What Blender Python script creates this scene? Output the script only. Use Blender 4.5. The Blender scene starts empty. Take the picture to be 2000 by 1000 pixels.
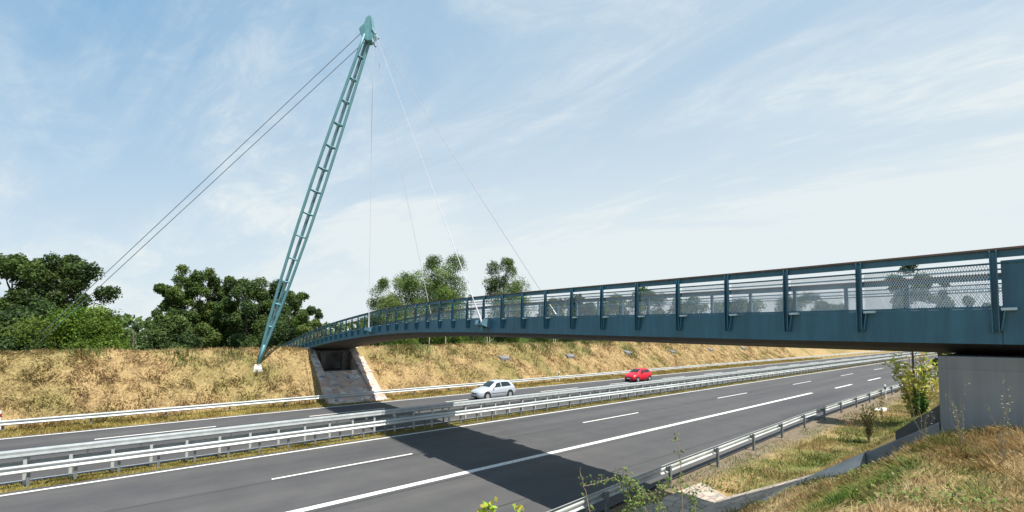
import bpy, math, random
import numpy as np
from mathutils import Vector, Matrix

rng = np.random.default_rng(7)
scene = bpy.context.scene
col = scene.collection
R = math.radians

# ------------------------------------------------------------------ helpers
class MB:
    """collects polygons for ONE mesh object"""
    def __init__(s): s.v = []; s.f = []; s.c = []
    def add(s, vs, fs):
        b = len(s.v); s.v += [tuple(v) for v in vs]; s.f += [tuple(i + b for i in f) for f in fs]; return s
    def box(s, a, b):
        x0, y0, z0 = a; x1, y1, z1 = b
        return s.add([(x0,y0,z0),(x1,y0,z0),(x1,y1,z0),(x0,y1,z0),(x0,y0,z1),(x1,y0,z1),(x1,y1,z1),(x0,y1,z1)],
                     [(0,3,2,1),(4,5,6,7),(0,1,5,4),(1,2,6,5),(2,3,7,6),(3,0,4,7)])
    def hexa(s, P):   # 8 points: bottom 4, top 4
        return s.add(P, [(0,3,2,1),(4,5,6,7),(0,1,5,4),(1,2,6,5),(2,3,7,6),(3,0,4,7)])
    def beam(s, p, q, w, h, up=(0,0,1)):
        p = Vector(p); q = Vector(q); d = (q-p).normalized(); up = Vector(up)
        r = d.cross(up)
        if r.length < 1e-4: r = d.cross(Vector((1,0,0)))
        r.normalize(); u = r.cross(d); r *= w/2; u *= h/2
        return s.hexa([p-r-u, p+r-u, q+r-u, q-r-u, p-r+u, p+r+u, q+r+u, q-r+u])
    def tube(s, pts, rad, n=8, cap=True):
        pts = [Vector(p) for p in pts]
        if not hasattr(rad, '__len__'): rad = [rad]*len(pts)
        ring = []; b = len(s.v)
        ref = Vector((0,0,1)); d0 = (pts[-1]-pts[0]).normalized()
        if abs(d0.z) > .95: ref = Vector((1,0,0))
        for i, p in enumerate(pts):
            d = (pts[min(i+1,len(pts)-1)] - pts[max(i-1,0)]).normalized()
            a = d.cross(ref)
            if a.length < 1e-4: a = d.cross(Vector((0,1,0)))
            a.normalize(); c = a.cross(d)
            for k in range(n):
                t = 2*math.pi*k/n
                s.v.append(tuple(p + (a*math.cos(t) + c*math.sin(t))*rad[i]))
        for i in range(len(pts)-1):
            for k in range(n):
                k2 = (k+1) % n
                s.f.append((b+i*n+k, b+i*n+k2, b+(i+1)*n+k2, b+(i+1)*n+k))
        if cap:
            s.f.append(tuple(b+k for k in range(n))[::-1]); e = b+(len(pts)-1)*n
            s.f.append(tuple(e+k for k in range(n)))
        return s
    def prism(s, poly, axis, a, b):   # poly of 2D points, extruded along axis 0/1/2
        n = len(poly); V = []
        for t in (a, b):
            for (u, w) in poly:
                p = [u, w]; p.insert(axis, t); V.append(tuple(p))
        return s.add(V, [tuple(range(n)), tuple(range(2*n-1, n-1, -1))] + [(i, i+n, (i+1) % n + n, (i+1) % n) for i in range(n)])
    def build(s, name, mat, parent=None, smooth=False, bevel=0):
        m = bpy.data.meshes.new(name); m.from_pydata(s.v, [], s.f); m.update()
        o = bpy.data.objects.new(name, m); col.objects.link(o)
        if mat: m.materials.append(mat)
        if parent: o.parent = parent
        import bmesh
        bm = bmesh.new(); bm.from_mesh(m); bmesh.ops.recalc_face_normals(bm, faces=bm.faces); bm.to_mesh(m); bm.free()
        if smooth:
            for p in m.polygons: p.use_smooth = True
        if bevel:
            md = o.modifiers.new('Bevel', 'BEVEL'); md.width = bevel; md.segments = 2; md.limit_method = 'ANGLE'
        return o

def np_mesh(name, V, F, mat, parent=None, C=None, smooth=False):
    """V (n,3) F (m,k) numpy arrays; C per-vertex colour"""
    m = bpy.data.meshes.new(name); k = F.shape[1]
    m.vertices.add(len(V)); m.vertices.foreach_set('co', V.astype(np.float32).ravel())
    m.loops.add(F.size); m.loops.foreach_set('vertex_index', F.astype(np.int32).ravel())
    m.polygons.add(len(F)); m.polygons.foreach_set('loop_start', (np.arange(len(F))*k).astype(np.int32))
    m.polygons.foreach_set('loop_total', np.full(len(F), k, np.int32))
    m.update(calc_edges=True)
    if C is not None:
        a = m.color_attributes.new('Col', 'FLOAT_COLOR', 'POINT')
        cc = np.ones((len(V), 4), np.float32); cc[:, :3] = C; a.data.foreach_set('color', cc.ravel())
    if smooth: m.polygons.foreach_set('use_smooth', np.ones(len(F), bool))
    m.materials.append(mat)
    o = bpy.data.objects.new(name, m); col.objects.link(o)
    if parent: o.parent = parent
    return o

def tag(o, label=None, cat=None, group=None, kind=None):
    if label: o['label'] = label
    if cat: o['category'] = cat
    if group: o['group'] = group
    if kind: o['kind'] = kind
    return o
def thing(name, label, cat, group=None, loc=(0,0,0), rz=0):
    o = bpy.data.objects.new(name, None); col.objects.link(o); o.location = loc; o.rotation_euler = (0,0,rz)
    o.empty_display_size = .3
    return tag(o, label, cat, group)
def struct(o): o['kind'] = 'structure'; return o

# smooth value noise, vectorised
_perm = rng.random((256, 256))
def vnoise(x, y, s=1.0, o=0):
    x = np.asarray(x)*s + 17.3 + o*31.7; y = np.asarray(y)*s + 5.1 + o*12.9
    xi = np.floor(x).astype(int); yi = np.floor(y).astype(int); fx = x-xi; fy = y-yi
    fx = fx*fx*(3-2*fx); fy = fy*fy*(3-2*fy)
    g = lambda a, b: _perm[a % 256, b % 256]
    return (g(xi,yi)*(1-fx)+g(xi+1,yi)*fx)*(1-fy) + (g(xi,yi+1)*(1-fx)+g(xi+1,yi+1)*fx)*fy
def fbm(x, y, s=1.0, o=0, n=4):
    r = 0; a = .5; t = 0
    for i in range(n): r = r + a*vnoise(x, y, s*2**i, o+i); t += a; a *= .5
    return r/t

# ------------------------------------------------------------------ materials
def newmat(name):
    m = bpy.data.materials.new(name); m.use_nodes = True; nt = m.node_tree
    return m, nt, nt.nodes['Principled BSDF']
def N(nt, t, **kw):
    n = nt.nodes.new(t)
    for k, v in kw.items():
        if k in n.inputs: n.inputs[k].default_value = v
        else: setattr(n, k, v)
    return n
def ramp(nt, stops):
    r = nt.nodes.new('ShaderNodeValToRGB'); e = r.color_ramp.elements
    while len(e) < len(stops): e.new(.5)
    for el, (p, c) in zip(e, stops): el.position = p; el.color = (*c, 1) if len(c) == 3 else c
    return r
def paint(name, c, rough=.5, metal=0, var=.12, scale=3, bump=0, bscale=60, spec=.5):
    m, nt, b = newmat(name); L = nt.links.new
    tc = N(nt, 'ShaderNodeTexCoord'); no = N(nt, 'ShaderNodeTexNoise'); no.inputs['Scale'].default_value = scale; no.inputs['Detail'].default_value = 6
    L(tc.outputs['Object'], no.inputs['Vector'])
    lo = tuple(x*(1-var) for x in c); hi = tuple(min(1, x*(1+var)) for x in c)
    r = ramp(nt, [(.3, lo), (.7, hi)]); L(no.outputs['Fac'], r.inputs['Fac']); L(r.outputs['Color'], b.inputs['Base Color'])
    b.inputs['Roughness'].default_value = rough; b.inputs['Metallic'].default_value = metal
    b.inputs['Specular IOR Level'].default_value = spec
    if bump:
        n2 = N(nt, 'ShaderNodeTexNoise'); n2.inputs['Scale'].default_value = bscale; n2.inputs['Detail'].default_value = 4
        L(tc.outputs['Object'], n2.inputs['Vector'])
        bp = N(nt, 'ShaderNodeBump'); bp.inputs['Strength'].default_value = bump; bp.inputs['Distance'].default_value = .02
        L(n2.outputs['Fac'], bp.inputs['Height']); L(bp.outputs['Normal'], b.inputs['Normal'])
    return m
def foliage_mat(name, tint=(1,1,1), trans=.3, rough=.6):
    m, nt, b = newmat(name); L = nt.links.new
    at = N(nt, 'ShaderNodeAttribute', attribute_name='Col')
    mx = N(nt, 'ShaderNodeMix', data_type='RGBA', blend_type='MULTIPLY'); mx.inputs[0].default_value = 1; mx.inputs[7].default_value = (*tint, 1)
    L(at.outputs['Color'], mx.inputs[6]); L(mx.outputs[2], b.inputs['Base Color'])
    b.inputs['Roughness'].default_value = rough; b.inputs['Specular IOR Level'].default_value = .25
    tr = N(nt, 'ShaderNodeBsdfTranslucent'); L(mx.outputs[2], tr.inputs['Color'])
    ms = N(nt, 'ShaderNodeMixShader'); ms.inputs[0].default_value = trans
    L(b.outputs[0], ms.inputs[1]); L(tr.outputs[0], ms.inputs[2]); L(ms.outputs[0], nt.nodes['Material Output'].inputs['Surface'])
    return m

TEAL = paint('teal_paint', (.034,.128,.200), .42, 0, .16, .9, spec=.45)
TEAL_L = paint('mast_green_paint', (.105,.262,.295), .45, 0, .10, 1.5)
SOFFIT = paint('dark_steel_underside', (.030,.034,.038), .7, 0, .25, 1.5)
WOOD = paint('brown_handrail_wood', (.075,.040,.026), .6, 0, .3, 6)
STEEL = paint('galvanised_steel', (.49,.515,.51), .5, .25, .17, 1.1, bump=.1, bscale=8)
STEEL_D = paint('dark_post_steel', (.19,.21,.215), .55, .3, .2, 4)  # darker steel tone for posts and spacer blocks
STAINLESS = paint('stainless_mesh', (.62,.66,.68), .4, .4, .1, 5)
CABLE = paint('galvanised_cable', (.42,.41,.43), .4, .2, .05, 5)
CABLE_D = paint('dark_stay_cable', (.24,.30,.38), .5, .2, .05, 5)
CONC = paint('grey_concrete', (.235,.235,.23), .9, 0, .22, 1.4, bump=.25, bscale=25)
CONC_L = paint('pale_concrete', (.42,.40,.36), .9, 0, .2, 3, bump=.3, bscale=25)
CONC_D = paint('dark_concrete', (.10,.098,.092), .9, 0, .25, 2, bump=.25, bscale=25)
WHITE = paint('white_plastic', (.78,.78,.76), .5, 0, .05, 3)
BLACK = paint('black_plastic', (.02,.02,.022), .5, 0, .1, 3)
BARK = paint('bark', (.10,.075,.055), .9, 0, .3, 3, bump=.5, bscale=12)
TWIG = paint('twig_bark', (.30,.24,.15), .85, 0, .2, 6)
PALEWOOD = paint('pale_timber', (.48,.38,.28), .8, 0, .2, 8)
LEAF = foliage_mat('tree_leaves', trans=.36)
LEAF_NEAR = foliage_mat('shrub_leaves', trans=.35)
GRASS = foliage_mat('grass_blades', trans=.2, rough=.75)

def asphalt():
    m, nt, b = newmat('asphalt'); L = nt.links.new
    tc = N(nt, 'ShaderNodeTexCoord'); mp = N(nt, 'ShaderNodeMapping'); mp.inputs['Scale'].default_value = (.035, .55, 1)
    L(tc.outputs['Object'], mp.inputs['Vector'])
    a = N(nt, 'ShaderNodeTexNoise'); a.inputs['Scale'].default_value = 1; a.inputs['Detail'].default_value = 5; L(mp.outputs[0], a.inputs['Vector'])
    r = ramp(nt, [(.28, (.054,.054,.057)), (.42,(.070,.069,.071)), (.56,(.083,.081,.081)), (.74, (.104,.099,.095))]); L(a.outputs['Fac'], r.inputs['Fac'])
    g = N(nt, 'ShaderNodeTexNoise'); g.inputs['Scale'].default_value = 45; g.inputs['Detail'].default_value = 3; L(tc.outputs['Object'], g.inputs['Vector'])
    g2 = N(nt, 'ShaderNodeTexNoise'); g2.inputs['Scale'].default_value = .8; g2.inputs['Detail'].default_value = 5; L(tc.outputs['Object'], g2.inputs['Vector'])
    r2 = ramp(nt, [(.3, (.80,.80,.80)), (.7, (1.15,1.15,1.15))]); L(g.outputs['Fac'], r2.inputs['Fac'])
    r3 = ramp(nt, [(.3, (.90,.90,.92)), (.7, (1.07,1.07,1.06))]); L(g2.outputs['Fac'], r3.inputs['Fac'])
    m1 = N(nt, 'ShaderNodeMix', data_type='RGBA', blend_type='MULTIPLY'); m1.inputs[0].default_value = 1
    m2 = N(nt, 'ShaderNodeMix', data_type='RGBA', blend_type='MULTIPLY'); m2.inputs[0].default_value = 1
    L(r.outputs[0], m1.inputs[6]); L(r2.outputs[0], m1.inputs[7]); L(m1.outputs[2], m2.inputs[6]); L(r3.outputs[0], m2.inputs[7])
    L(m2.outputs[2], b.inputs['Base Color']); b.inputs['Roughness'].default_value = .85; b.inputs['Specular IOR Level'].default_value = .3
    bp = N(nt, 'ShaderNodeBump'); bp.inputs['Strength'].default_value = .25; bp.inputs['Distance'].default_value = .01
    L(g.outputs['Fac'], bp.inputs['Height']); L(bp.outputs[0], b.inputs['Normal'])
    return m
ASPHALT = asphalt()
def streaked(name, c, amt=.75, rough=.42, spec=.45, panels=False):
    m, nt, b = newmat(name); L = nt.links.new
    tc = N(nt, 'ShaderNodeTexCoord'); mp = N(nt, 'ShaderNodeMapping'); mp.inputs['Scale'].default_value = (6, 6, .5); L(tc.outputs['Object'], mp.inputs[0])
    a = N(nt, 'ShaderNodeTexNoise'); a.inputs['Scale'].default_value = 1; a.inputs['Detail'].default_value = 7; a.inputs['Roughness'].default_value = .65; L(mp.outputs[0], a.inputs['Vector'])
    g = N(nt, 'ShaderNodeTexNoise'); g.inputs['Scale'].default_value = .7; g.inputs['Detail'].default_value = 5; L(tc.outputs['Object'], g.inputs['Vector'])
    r = ramp(nt, [(.35, (amt,amt,amt)), (.6, (1.05,1.05,1.05))]); L(a.outputs['Fac'], r.inputs['Fac'])
    r2 = ramp(nt, [(.3, tuple(x*.86 for x in c)), (.7, tuple(x*1.14 for x in c))]); L(g.outputs['Fac'], r2.inputs['Fac'])
    m1 = N(nt, 'ShaderNodeMix', data_type='RGBA', blend_type='MULTIPLY'); m1.inputs[0].default_value = 1; L(r2.outputs[0], m1.inputs[6]); L(r.outputs[0], m1.inputs[7]); out = m1.outputs[2]
    if panels:
        sp = N(nt, 'ShaderNodeSeparateXYZ'); L(tc.outputs['Object'], sp.inputs[0]); cb = N(nt, 'ShaderNodeCombineXYZ'); L(sp.outputs['Y'], cb.inputs[0]); L(sp.outputs['Z'], cb.inputs[1])
        bt = N(nt, 'ShaderNodeTexBrick', offset=0.0); bt.inputs['Scale'].default_value = 1; bt.inputs['Brick Width'].default_value = 1.25; bt.inputs['Row Height'].default_value = 2.5; bt.inputs['Mortar Size'].default_value = .012
        bt.inputs['Color1'].default_value = (1,1,1,1); bt.inputs['Color2'].default_value = (.92,.92,.92,1); bt.inputs['Mortar'].default_value = (.86,.86,.86,1); L(cb.outputs[0], bt.inputs['Vector'])
        m2 = N(nt, 'ShaderNodeMix', data_type='RGBA', blend_type='MULTIPLY'); m2.inputs[0].default_value = 1; L(out, m2.inputs[6]); L(bt.outputs['Color'], m2.inputs[7]); out = m2.outputs[2]
        bp = N(nt, 'ShaderNodeBump'); bp.inputs['Strength'].default_value = .3; bp.inputs['Distance'].default_value = .02; L(a.outputs['Fac'], bp.inputs['Height']); L(bp.outputs[0], b.inputs['Normal'])
    L(out, b.inputs['Base Color']); b.inputs['Roughness'].default_value = rough; b.inputs['Specular IOR Level'].default_value = spec
    return m
TEAL = streaked('teal_girder_paint', (.040,.145,.208), .80)
PIER = streaked('formed_concrete', (.27,.27,.265), .90, .9, .2, True)
def linepaint():
    m, nt, b = newmat('road_paint'); L = nt.links.new
    tc = N(nt, 'ShaderNodeTexCoord'); a = N(nt, 'ShaderNodeTexNoise'); a.inputs['Scale'].default_value = 9; a.inputs['Detail'].default_value = 6
    L(tc.outputs['Object'], a.inputs['Vector'])
    r = ramp(nt, [(.30, (.34,.33,.31)), (.42, (.66,.64,.60)), (.7, (.76,.74,.70))]); L(a.outputs['Fac'], r.inputs['Fac']); L(r.outputs[0], b.inputs['Base Color'])
    b.inputs['Roughness'].default_value = .7
    return m
PAINT = linepaint()
def groundmat():
    m, nt, b = newmat('dry_grass_ground'); L = nt.links.new
    at = N(nt, 'ShaderNodeAttribute', attribute_name='Col')
    tc = N(nt, 'ShaderNodeTexCoord'); a = N(nt, 'ShaderNodeTexNoise'); a.inputs['Scale'].default_value = 5; a.inputs['Detail'].default_value = 8; a.inputs['Roughness'].default_value = .7
    L(tc.outputs['Object'], a.inputs['Vector'])
    r = ramp(nt, [(.3, (.62,.62,.62)), (.7, (1.3,1.3,1.3))]); L(a.outputs['Fac'], r.inputs['Fac'])
    m1 = N(nt, 'ShaderNodeMix', data_type='RGBA', blend_type='MULTIPLY'); m1.inputs[0].default_value = 1
    L(at.outputs['Color'], m1.inputs[6]); L(r.outputs[0], m1.inputs[7]); L(m1.outputs[2], b.inputs['Base Color'])
    b.inputs['Roughness'].default_value = .95; b.inputs['Specular IOR Level'].default_value = .1
    bp = N(nt, 'ShaderNodeBump'); bp.inputs['Strength'].default_value = .6; bp.inputs['Distance'].default_value = .08
    L(a.outputs['Fac'], bp.inputs['Height']); L(bp.outputs[0], b.inputs['Normal'])
    return m
GROUND = groundmat()
def stonemat(name, cols, scale=3.2, mortar=(.30,.27,.24)):
    m, nt, b = newmat(name); L = nt.links.new
    tc = N(nt, 'ShaderNodeTexCoord'); mp = N(nt, 'ShaderNodeMapping'); mp.inputs['Scale'].default_value = (1, 1, 1.5); L(tc.outputs['Object'], mp.inputs[0])
    nz = N(nt, 'ShaderNodeTexNoise'); nz.inputs['Scale'].default_value = 2.5; L(mp.outputs[0], nz.inputs['Vector'])
    ad = N(nt, 'ShaderNodeVectorMath', operation='SCALE'); ad.inputs['Scale'].default_value = .22; L(nz.outputs['Color'], ad.inputs[0])
    av = N(nt, 'ShaderNodeVectorMath', operation='ADD'); L(mp.outputs[0], av.inputs[0]); L(ad.outputs[0], av.inputs[1])
    v = N(nt, 'ShaderNodeTexVoronoi'); v.inputs['Scale'].default_value = scale; L(av.outputs[0], v.inputs['Vector'])
    e = N(nt, 'ShaderNodeTexVoronoi', feature='DISTANCE_TO_EDGE'); e.inputs['Scale'].default_value = scale; L(av.outputs[0], e.inputs['Vector'])
    sp = N(nt, 'ShaderNodeSeparateColor'); L(v.outputs['Color'], sp.inputs[0])
    n = len(cols); r = ramp(nt, [(i/(n-1)*.9+.05, c) for i, c in enumerate(cols)]); L(sp.outputs[0], r.inputs['Fac'])
    er = ramp(nt, [(.02, (0,0,0)), (.07, (1,1,1))]); L(e.outputs['Distance'], er.inputs['Fac'])
    mx = N(nt, 'ShaderNodeMix', data_type='RGBA'); mx.inputs[6].default_value = (*mortar, 1); L(er.outputs[0], mx.inputs[0]); L(r.outputs[0], mx.inputs[7])
    L(mx.outputs[2], b.inputs['Base Color']); b.inputs['Roughness'].default_value = .9
    bp = N(nt, 'ShaderNodeBump'); bp.inputs['Strength'].default_value = .7; bp.inputs['Distance'].default_value = .05
    L(er.outputs[0], bp.inputs['Height']); L(bp.outputs[0], b.inputs['Normal'])
    return m
STONE = stonemat('pink_rubble_stone', [(.24,.21,.21),(.52,.36,.27),(.34,.33,.35),(.62,.50,.38),(.44,.27,.20),(.64,.58,.52)], 2.2, (.50,.44,.38))
PAVE = stonemat('pale_paving_stone', [(.40,.33,.26),(.50,.42,.34),(.36,.30,.25),(.55,.46,.36)], 2.2)

# ------------------------------------------------------------------ camera, sky, sun
H = 5.57
cam = bpy.data.cameras.new('camera'); co = bpy.data.objects.new('camera', cam); col.objects.link(co); scene.camera = co
cam.sensor_width = 36; cam.lens = 850/2000*36; cam.clip_end = 6000; cam.clip_start = .1
cam.shift_y = (620-500)/2000
yaw = R(51.4057); pitch = math.atan(37/850)
co.location = (0, 0, H); co.rotation_euler = (R(90)+pitch, 0, yaw-R(90))

sun_dir = Vector((.12, -.52, 1)).normalized()      # towards the sun
sl = bpy.data.lights.new('sun', 'SUN'); sl.energy = 4.6; sl.angle = R(.53); sl.color = (1, .955, .88)
so = bpy.data.objects.new('sun', sl); col.objects.link(so); so.rotation_euler = sun_dir.to_track_quat('Z', 'Y').to_euler(); so.location = (0,0,60)

w = bpy.data.worlds.new('World'); scene.world = w; w.use_nodes = True; nt = w.node_tree; L = nt.links.new
bg = nt.nodes['Background']
sky = N(nt, 'ShaderNodeTexSky', sky_type='NISHITA'); sky.sun_disc = False
sky.sun_elevation = math.asin(sun_dir.z); sky.sun_rotation = math.atan2(sun_dir.x, sun_dir.y)
sky.air_density = 1.0; sky.dust_density = 1.0; sky.ozone_density = .8
tc = N(nt, 'ShaderNodeTexCoord'); sx = N(nt, 'ShaderNodeSeparateXYZ'); L(tc.outputs['Generated'], sx.inputs[0])
mz = N(nt, 'ShaderNodeMath', operation='MAXIMUM'); mz.inputs[1].default_value = 0; L(sx.outputs['Z'], mz.inputs[0])
az = N(nt, 'ShaderNodeMath', operation='ADD'); az.inputs[1].default_value = .12; L(mz.outputs[0], az.inputs[0])
dx = N(nt, 'ShaderNodeMath', operation='DIVIDE'); L(sx.outputs['X'], dx.inputs[0]); L(az.outputs[0], dx.inputs[1])
dy = N(nt, 'ShaderNodeMath', operation='DIVIDE'); L(sx.outputs['Y'], dy.inputs[0]); L(az.outputs[0], dy.inputs[1])
cx = N(nt, 'ShaderNodeCombineXYZ'); L(dx.outputs[0], cx.inputs[0]); L(dy.outputs[0], cx.inputs[1])
def cloud(rot, scl, nscale, detail, rough, lo, hi, off=(0,0,0), dist=0.6):
    mp = N(nt, 'ShaderNodeMapping', vector_type='TEXTURE'); mp.inputs['Rotation'].default_value = (0,0,R(rot)); mp.inputs['Scale'].default_value = tuple(1/a for a in scl); mp.inputs['Location'].default_value = off
    L(cx.outputs[0], mp.inputs[0])
    n = N(nt, 'ShaderNodeTexNoise'); n.inputs['Scale'].default_value = nscale; n.inputs['Detail'].default_value = detail; n.inputs['Roughness'].default_value = rough; n.inputs['Distortion'].default_value = dist
    L(mp.outputs[0], n.inputs['Vector'])
    r = N(nt, 'ShaderNodeMapRange', interpolation_type='SMOOTHSTEP'); r.inputs['From Min'].default_value = lo; r.inputs['From Max'].default_value = hi
    L(n.outputs['Fac'], r.inputs['Value']); return r
c1 = cloud(-80, (.34, 1.0, 1), 1.5, 8, .60, .40, .66, (3.1, .7, 0))      # long cirrus veils
c2 = cloud(-74, (.9, 1.9, 1), 2.6, 10, .72, .40, .72, (1.2, 4.4, 0), 1.2)   # fibrous streaks
mul = N(nt, 'ShaderNodeMath', operation='MULTIPLY'); L(c1.outputs[0], mul.inputs[0]); L(c2.outputs[0], mul.inputs[1])
s1 = N(nt, 'ShaderNodeMath', operation='MULTIPLY'); s1.inputs[1].default_value = .24; L(c1.outputs[0], s1.inputs[0])
s2 = N(nt, 'ShaderNodeMath', operation='MULTIPLY_ADD'); s2.inputs[1].default_value = .34; L(mul.outputs[0], s2.inputs[0]); L(s1.outputs[0], s2.inputs[2])
# haze towards the horizon
hz = N(nt, 'ShaderNodeMapRange', interpolation_type='SMOOTHSTEP'); hz.inputs['From Min'].default_value = .60; hz.inputs['From Max'].default_value = -.05
hz.inputs['To Min'].default_value = .0; hz.inputs['To Max'].default_value = .82; L(sx.outputs['Z'], hz.inputs['Value'])
base = N(nt, 'ShaderNodeMath', operation='ADD'); base.inputs[1].default_value = .10; L(hz.outputs[0], base.inputs[0])
gr = N(nt, 'ShaderNodeMapRange', interpolation_type='SMOOTHSTEP'); gr.inputs['From Min'].default_value = -.35; gr.inputs['From Max'].default_value = .75; gr.inputs['To Min'].default_value = -.16; gr.inputs['To Max'].default_value = .30; L(sx.outputs['X'], gr.inputs['Value'])
b2_ = N(nt, 'ShaderNodeMath', operation='ADD'); L(gr.outputs[0], b2_.inputs[0]); L(base.outputs[0], b2_.inputs[1])
sm = N(nt, 'ShaderNodeMath', operation='ADD', use_clamp=True); L(s2.outputs[0], sm.inputs[0]); L(b2_.outputs[0], sm.inputs[1])
bl_ = N(nt, 'ShaderNodeMix', data_type='RGBA'); bl_.inputs[0].default_value = .74; L(sky.outputs[0], bl_.inputs[6]); bl_.inputs[7].default_value = (1.28, 2.85, 4.45, 1)
mxs = N(nt, 'ShaderNodeMix', data_type='RGBA'); L(sm.outputs[0], mxs.inputs[0]); L(bl_.outputs[2], mxs.inputs[6]); mxs.inputs[7].default_value = (4.7, 5.15, 5.3, 1)
L(mxs.outputs[2], bg.inputs['Color']); bg.inputs['Strength'].default_value = .10
scene.view_settings.view_transform = 'Standard'; scene.view_settings.look = 'None'; scene.view_settings.exposure = .75; scene.view_settings.gamma = 1
scene.render.engine = 'CYCLES'

# ------------------------------------------------------------------ terrain
YP = [-400,-60,-3,0,1.27,2.35,4.2,6.2,7.2,9,10.3,36.3,37,38.3,44,45.5,49,52,900]
ZP = [5.2,4.7,4.35,4.15,3.95,3.1,1.6,.05,-.12,-.08,-.04,-.04,-.01,.08,4.42,4.45,3.0,2.2,2.2]
def h(x, y):
    x = np.asarray(x, float); y = np.asarray(y, float)
    z = np.interp(y, YP, ZP)
    # far crest wanders a little
    m = np.clip((y-40)/3, 0, 1)*np.clip((50-y)/4, 0, 1)
    z = z + m*((fbm(x, y*0, .12, 3)-.5)*.5 + np.clip((x-20)/30, 0, 1)*.22)
    # lumps on both slopes
    sl = (np.clip((y-38.2)/1.5, 0, 1) + np.clip((7-y)/1.5, 0, 1)*np.clip((y+30)/20, 0, 1))
    z = z + sl*((fbm(x, y, .45, 5)-.5)*.40 + (fbm(x, y, 1.1, 7)-.5)*.30 + (fbm(x, y, 3.1, 9)-.5)*.12)
    # cut under the bridge for the abutments
    cut = (x > 10.95)*(x < 15.05)
    z = np.where(cut & (y > 38.4) & (y < 47.5), np.minimum(z, 0.0), z)
    z = np.where(cut & (y > -5) & (y < 7), z-.55, z)
    fgm = np.clip((10.8-x)/3, 0, 1)*np.clip((7-y)/2, 0, 1)
    z = z - .26*fgm*np.clip((y+6)/4, 0, 1) + .30*(x < 10.8)*np.clip((x-7)/3, 0, 1)*np.clip((y-2.6)/.8, 0, 1)*np.clip((7-y)/1, 0, 1)
    return z
def gcolor(x, y):
    """albedo patches: straw, olive, soil"""
    n1 = fbm(x, y, .35, 11); n2 = fbm(x, y, 1.7, 15); n3 = fbm(x, y, .12, 19)
    straw = np.array([.275,.190,.085]); pale = np.array([.375,.270,.135]); olive = np.array([.125,.135,.035]); soil = np.array([.20,.135,.075]); green = np.array([.075,.125,.025])
    c = straw[None]*(1-n2[:,None]) + pale[None]*n2[:,None]
    a = np.clip((n1-.48)*5, 0, 1)*.55; c = c*(1-a[:,None]) + olive*a[:,None]
    a = np.clip((.40-n2)*6, 0, 1)*.6; c = c*(1-a[:,None]) + soil*a[:,None]
    verge = np.clip(1-np.abs(y-37.4)/1.0, 0, 1)*.5; c = c*(1-verge[:,None]) + np.array([.27,.20,.055])*verge[:,None]
    v2 = ((y > 22.5) & (y < 25.5))*.75; c = c*(1-v2[:,None]) + np.array([.21,.19,.045])*v2[:,None]
    # near verge: greener where water runs
    nv = np.clip(1-np.abs(y-7.0)/1.3, 0, 1)*np.clip((fbm(x, y, .5, 23)-.38)*5, 0, 1)*.75; c = c*(1-nv[:,None]) + green*nv[:,None]
    ns = np.clip((y-8.6)/.5, 0, 1)*np.clip((10.6-y)/.3, 0, 1)*.85; c = c*(1-ns[:,None]) + np.array([.17,.14,.11])*ns[:,None]
    back = np.clip((y-47)/3, 0, 1); c = c*(1-back[:,None]) + np.array([.08,.11,.03])*back[:,None]
    left = np.clip((y-39)/2,0,1)*np.clip((11-x)/4,0,1)*np.clip((fbm(x, y, .22, 29)-.40)*4, 0, 1)*.35; c = c*(1-left[:,None]) + olive*left[:,None]
    return c
def axis(parts): 
    return np.unique(np.round(np.concatenate([np.arange(a, b, s) for a, b, s in parts]), 3))
xs = np.concatenate([axis([(-1500,-60,120),(-60,-12,3),(-12,60,.3),(60,150,1),(150,400,8),(400,2600,110)]), [10.94,10.96,15.04,15.06]]); xs = np.unique(xs)
ys = np.concatenate([axis([(-1500,-30,80),(-30,-4,1.5),(-4,9.4,.25),(9.4,36,3),(36,50,.3),(50,80,3),(80,2600,120)]), [38.39,38.41,47.49,47.51,22.9,25.3,10.3,36.4,6.99,7.01]]); ys = np.unique(ys)
XX, YY = np.meshgrid(xs, ys, indexing='xy'); gx, gy = XX.ravel(), YY.ravel()
V = np.stack([gx, gy, h(gx, gy)], 1); nx_, ny_ = len(xs), len(ys)
ii, jj = np.meshgrid(np.arange(nx_-1), np.arange(ny_-1), indexing='xy'); q = (jj*nx_+ii).ravel()
F = np.stack([q, q+1, q+nx_+1, q+nx_], 1)
struct(np_mesh('ground', V, F, GROUND, C=gcolor(gx, gy), smooth=True))

# ------------------------------------------------------------------ road
RX0, RX1 = -60, 900
near_rail = [(-60,4.6),(-20,7.0),(-4,8.05),(3,8.45),(8.9,8.84),(14.9,9.26),(19,9.44),(23,9.62),(27,9.78),(31.1,9.96),(39.3,10.15),(50,10.2),(140,10.2),(400,10.2)]
def nrail(x): return float(np.interp(x, [p[0] for p in near_rail], [p[1] for p in near_rail]))
def sheet(name, pts_lo, pts_hi, z, mat):
    m = MB(); n = len(pts_lo)
    m.add([(x, y, z) for x, y in pts_lo] + [(x, y, z) for x, y in pts_hi], [(i, i+1, n+i+1, n+i) for i in range(n-1)])
    return struct(m.build(name, mat))
nx = [-60,-20,-4,3,8.9,14.9,19,23,27,31,40,50,140,900]
sheet('road', [(x, nrail(x)+.28) for x in nx], [(x, 23.62) for x in nx], .004, ASPHALT).name = 'road_near_carriageway'
sheet('road', [(-60,24.82),(900,24.82)], [(-60,36.35),(900,36.35)], .004, ASPHALT).name = 'road_far_carriageway'
def stripe(name, y, wd, segs, z=.010):
    m = MB()
    for a, b in segs: m.add([(a,y-wd/2,z),(b,y-wd/2,z),(b,y+wd/2,z),(a,y+wd/2,z)], [(0,1,2,3)])
    return struct(m.build(name, PAINT))
stripe('road_marking_median_edge', 23.22, .17, [(-60, 900)])
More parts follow.
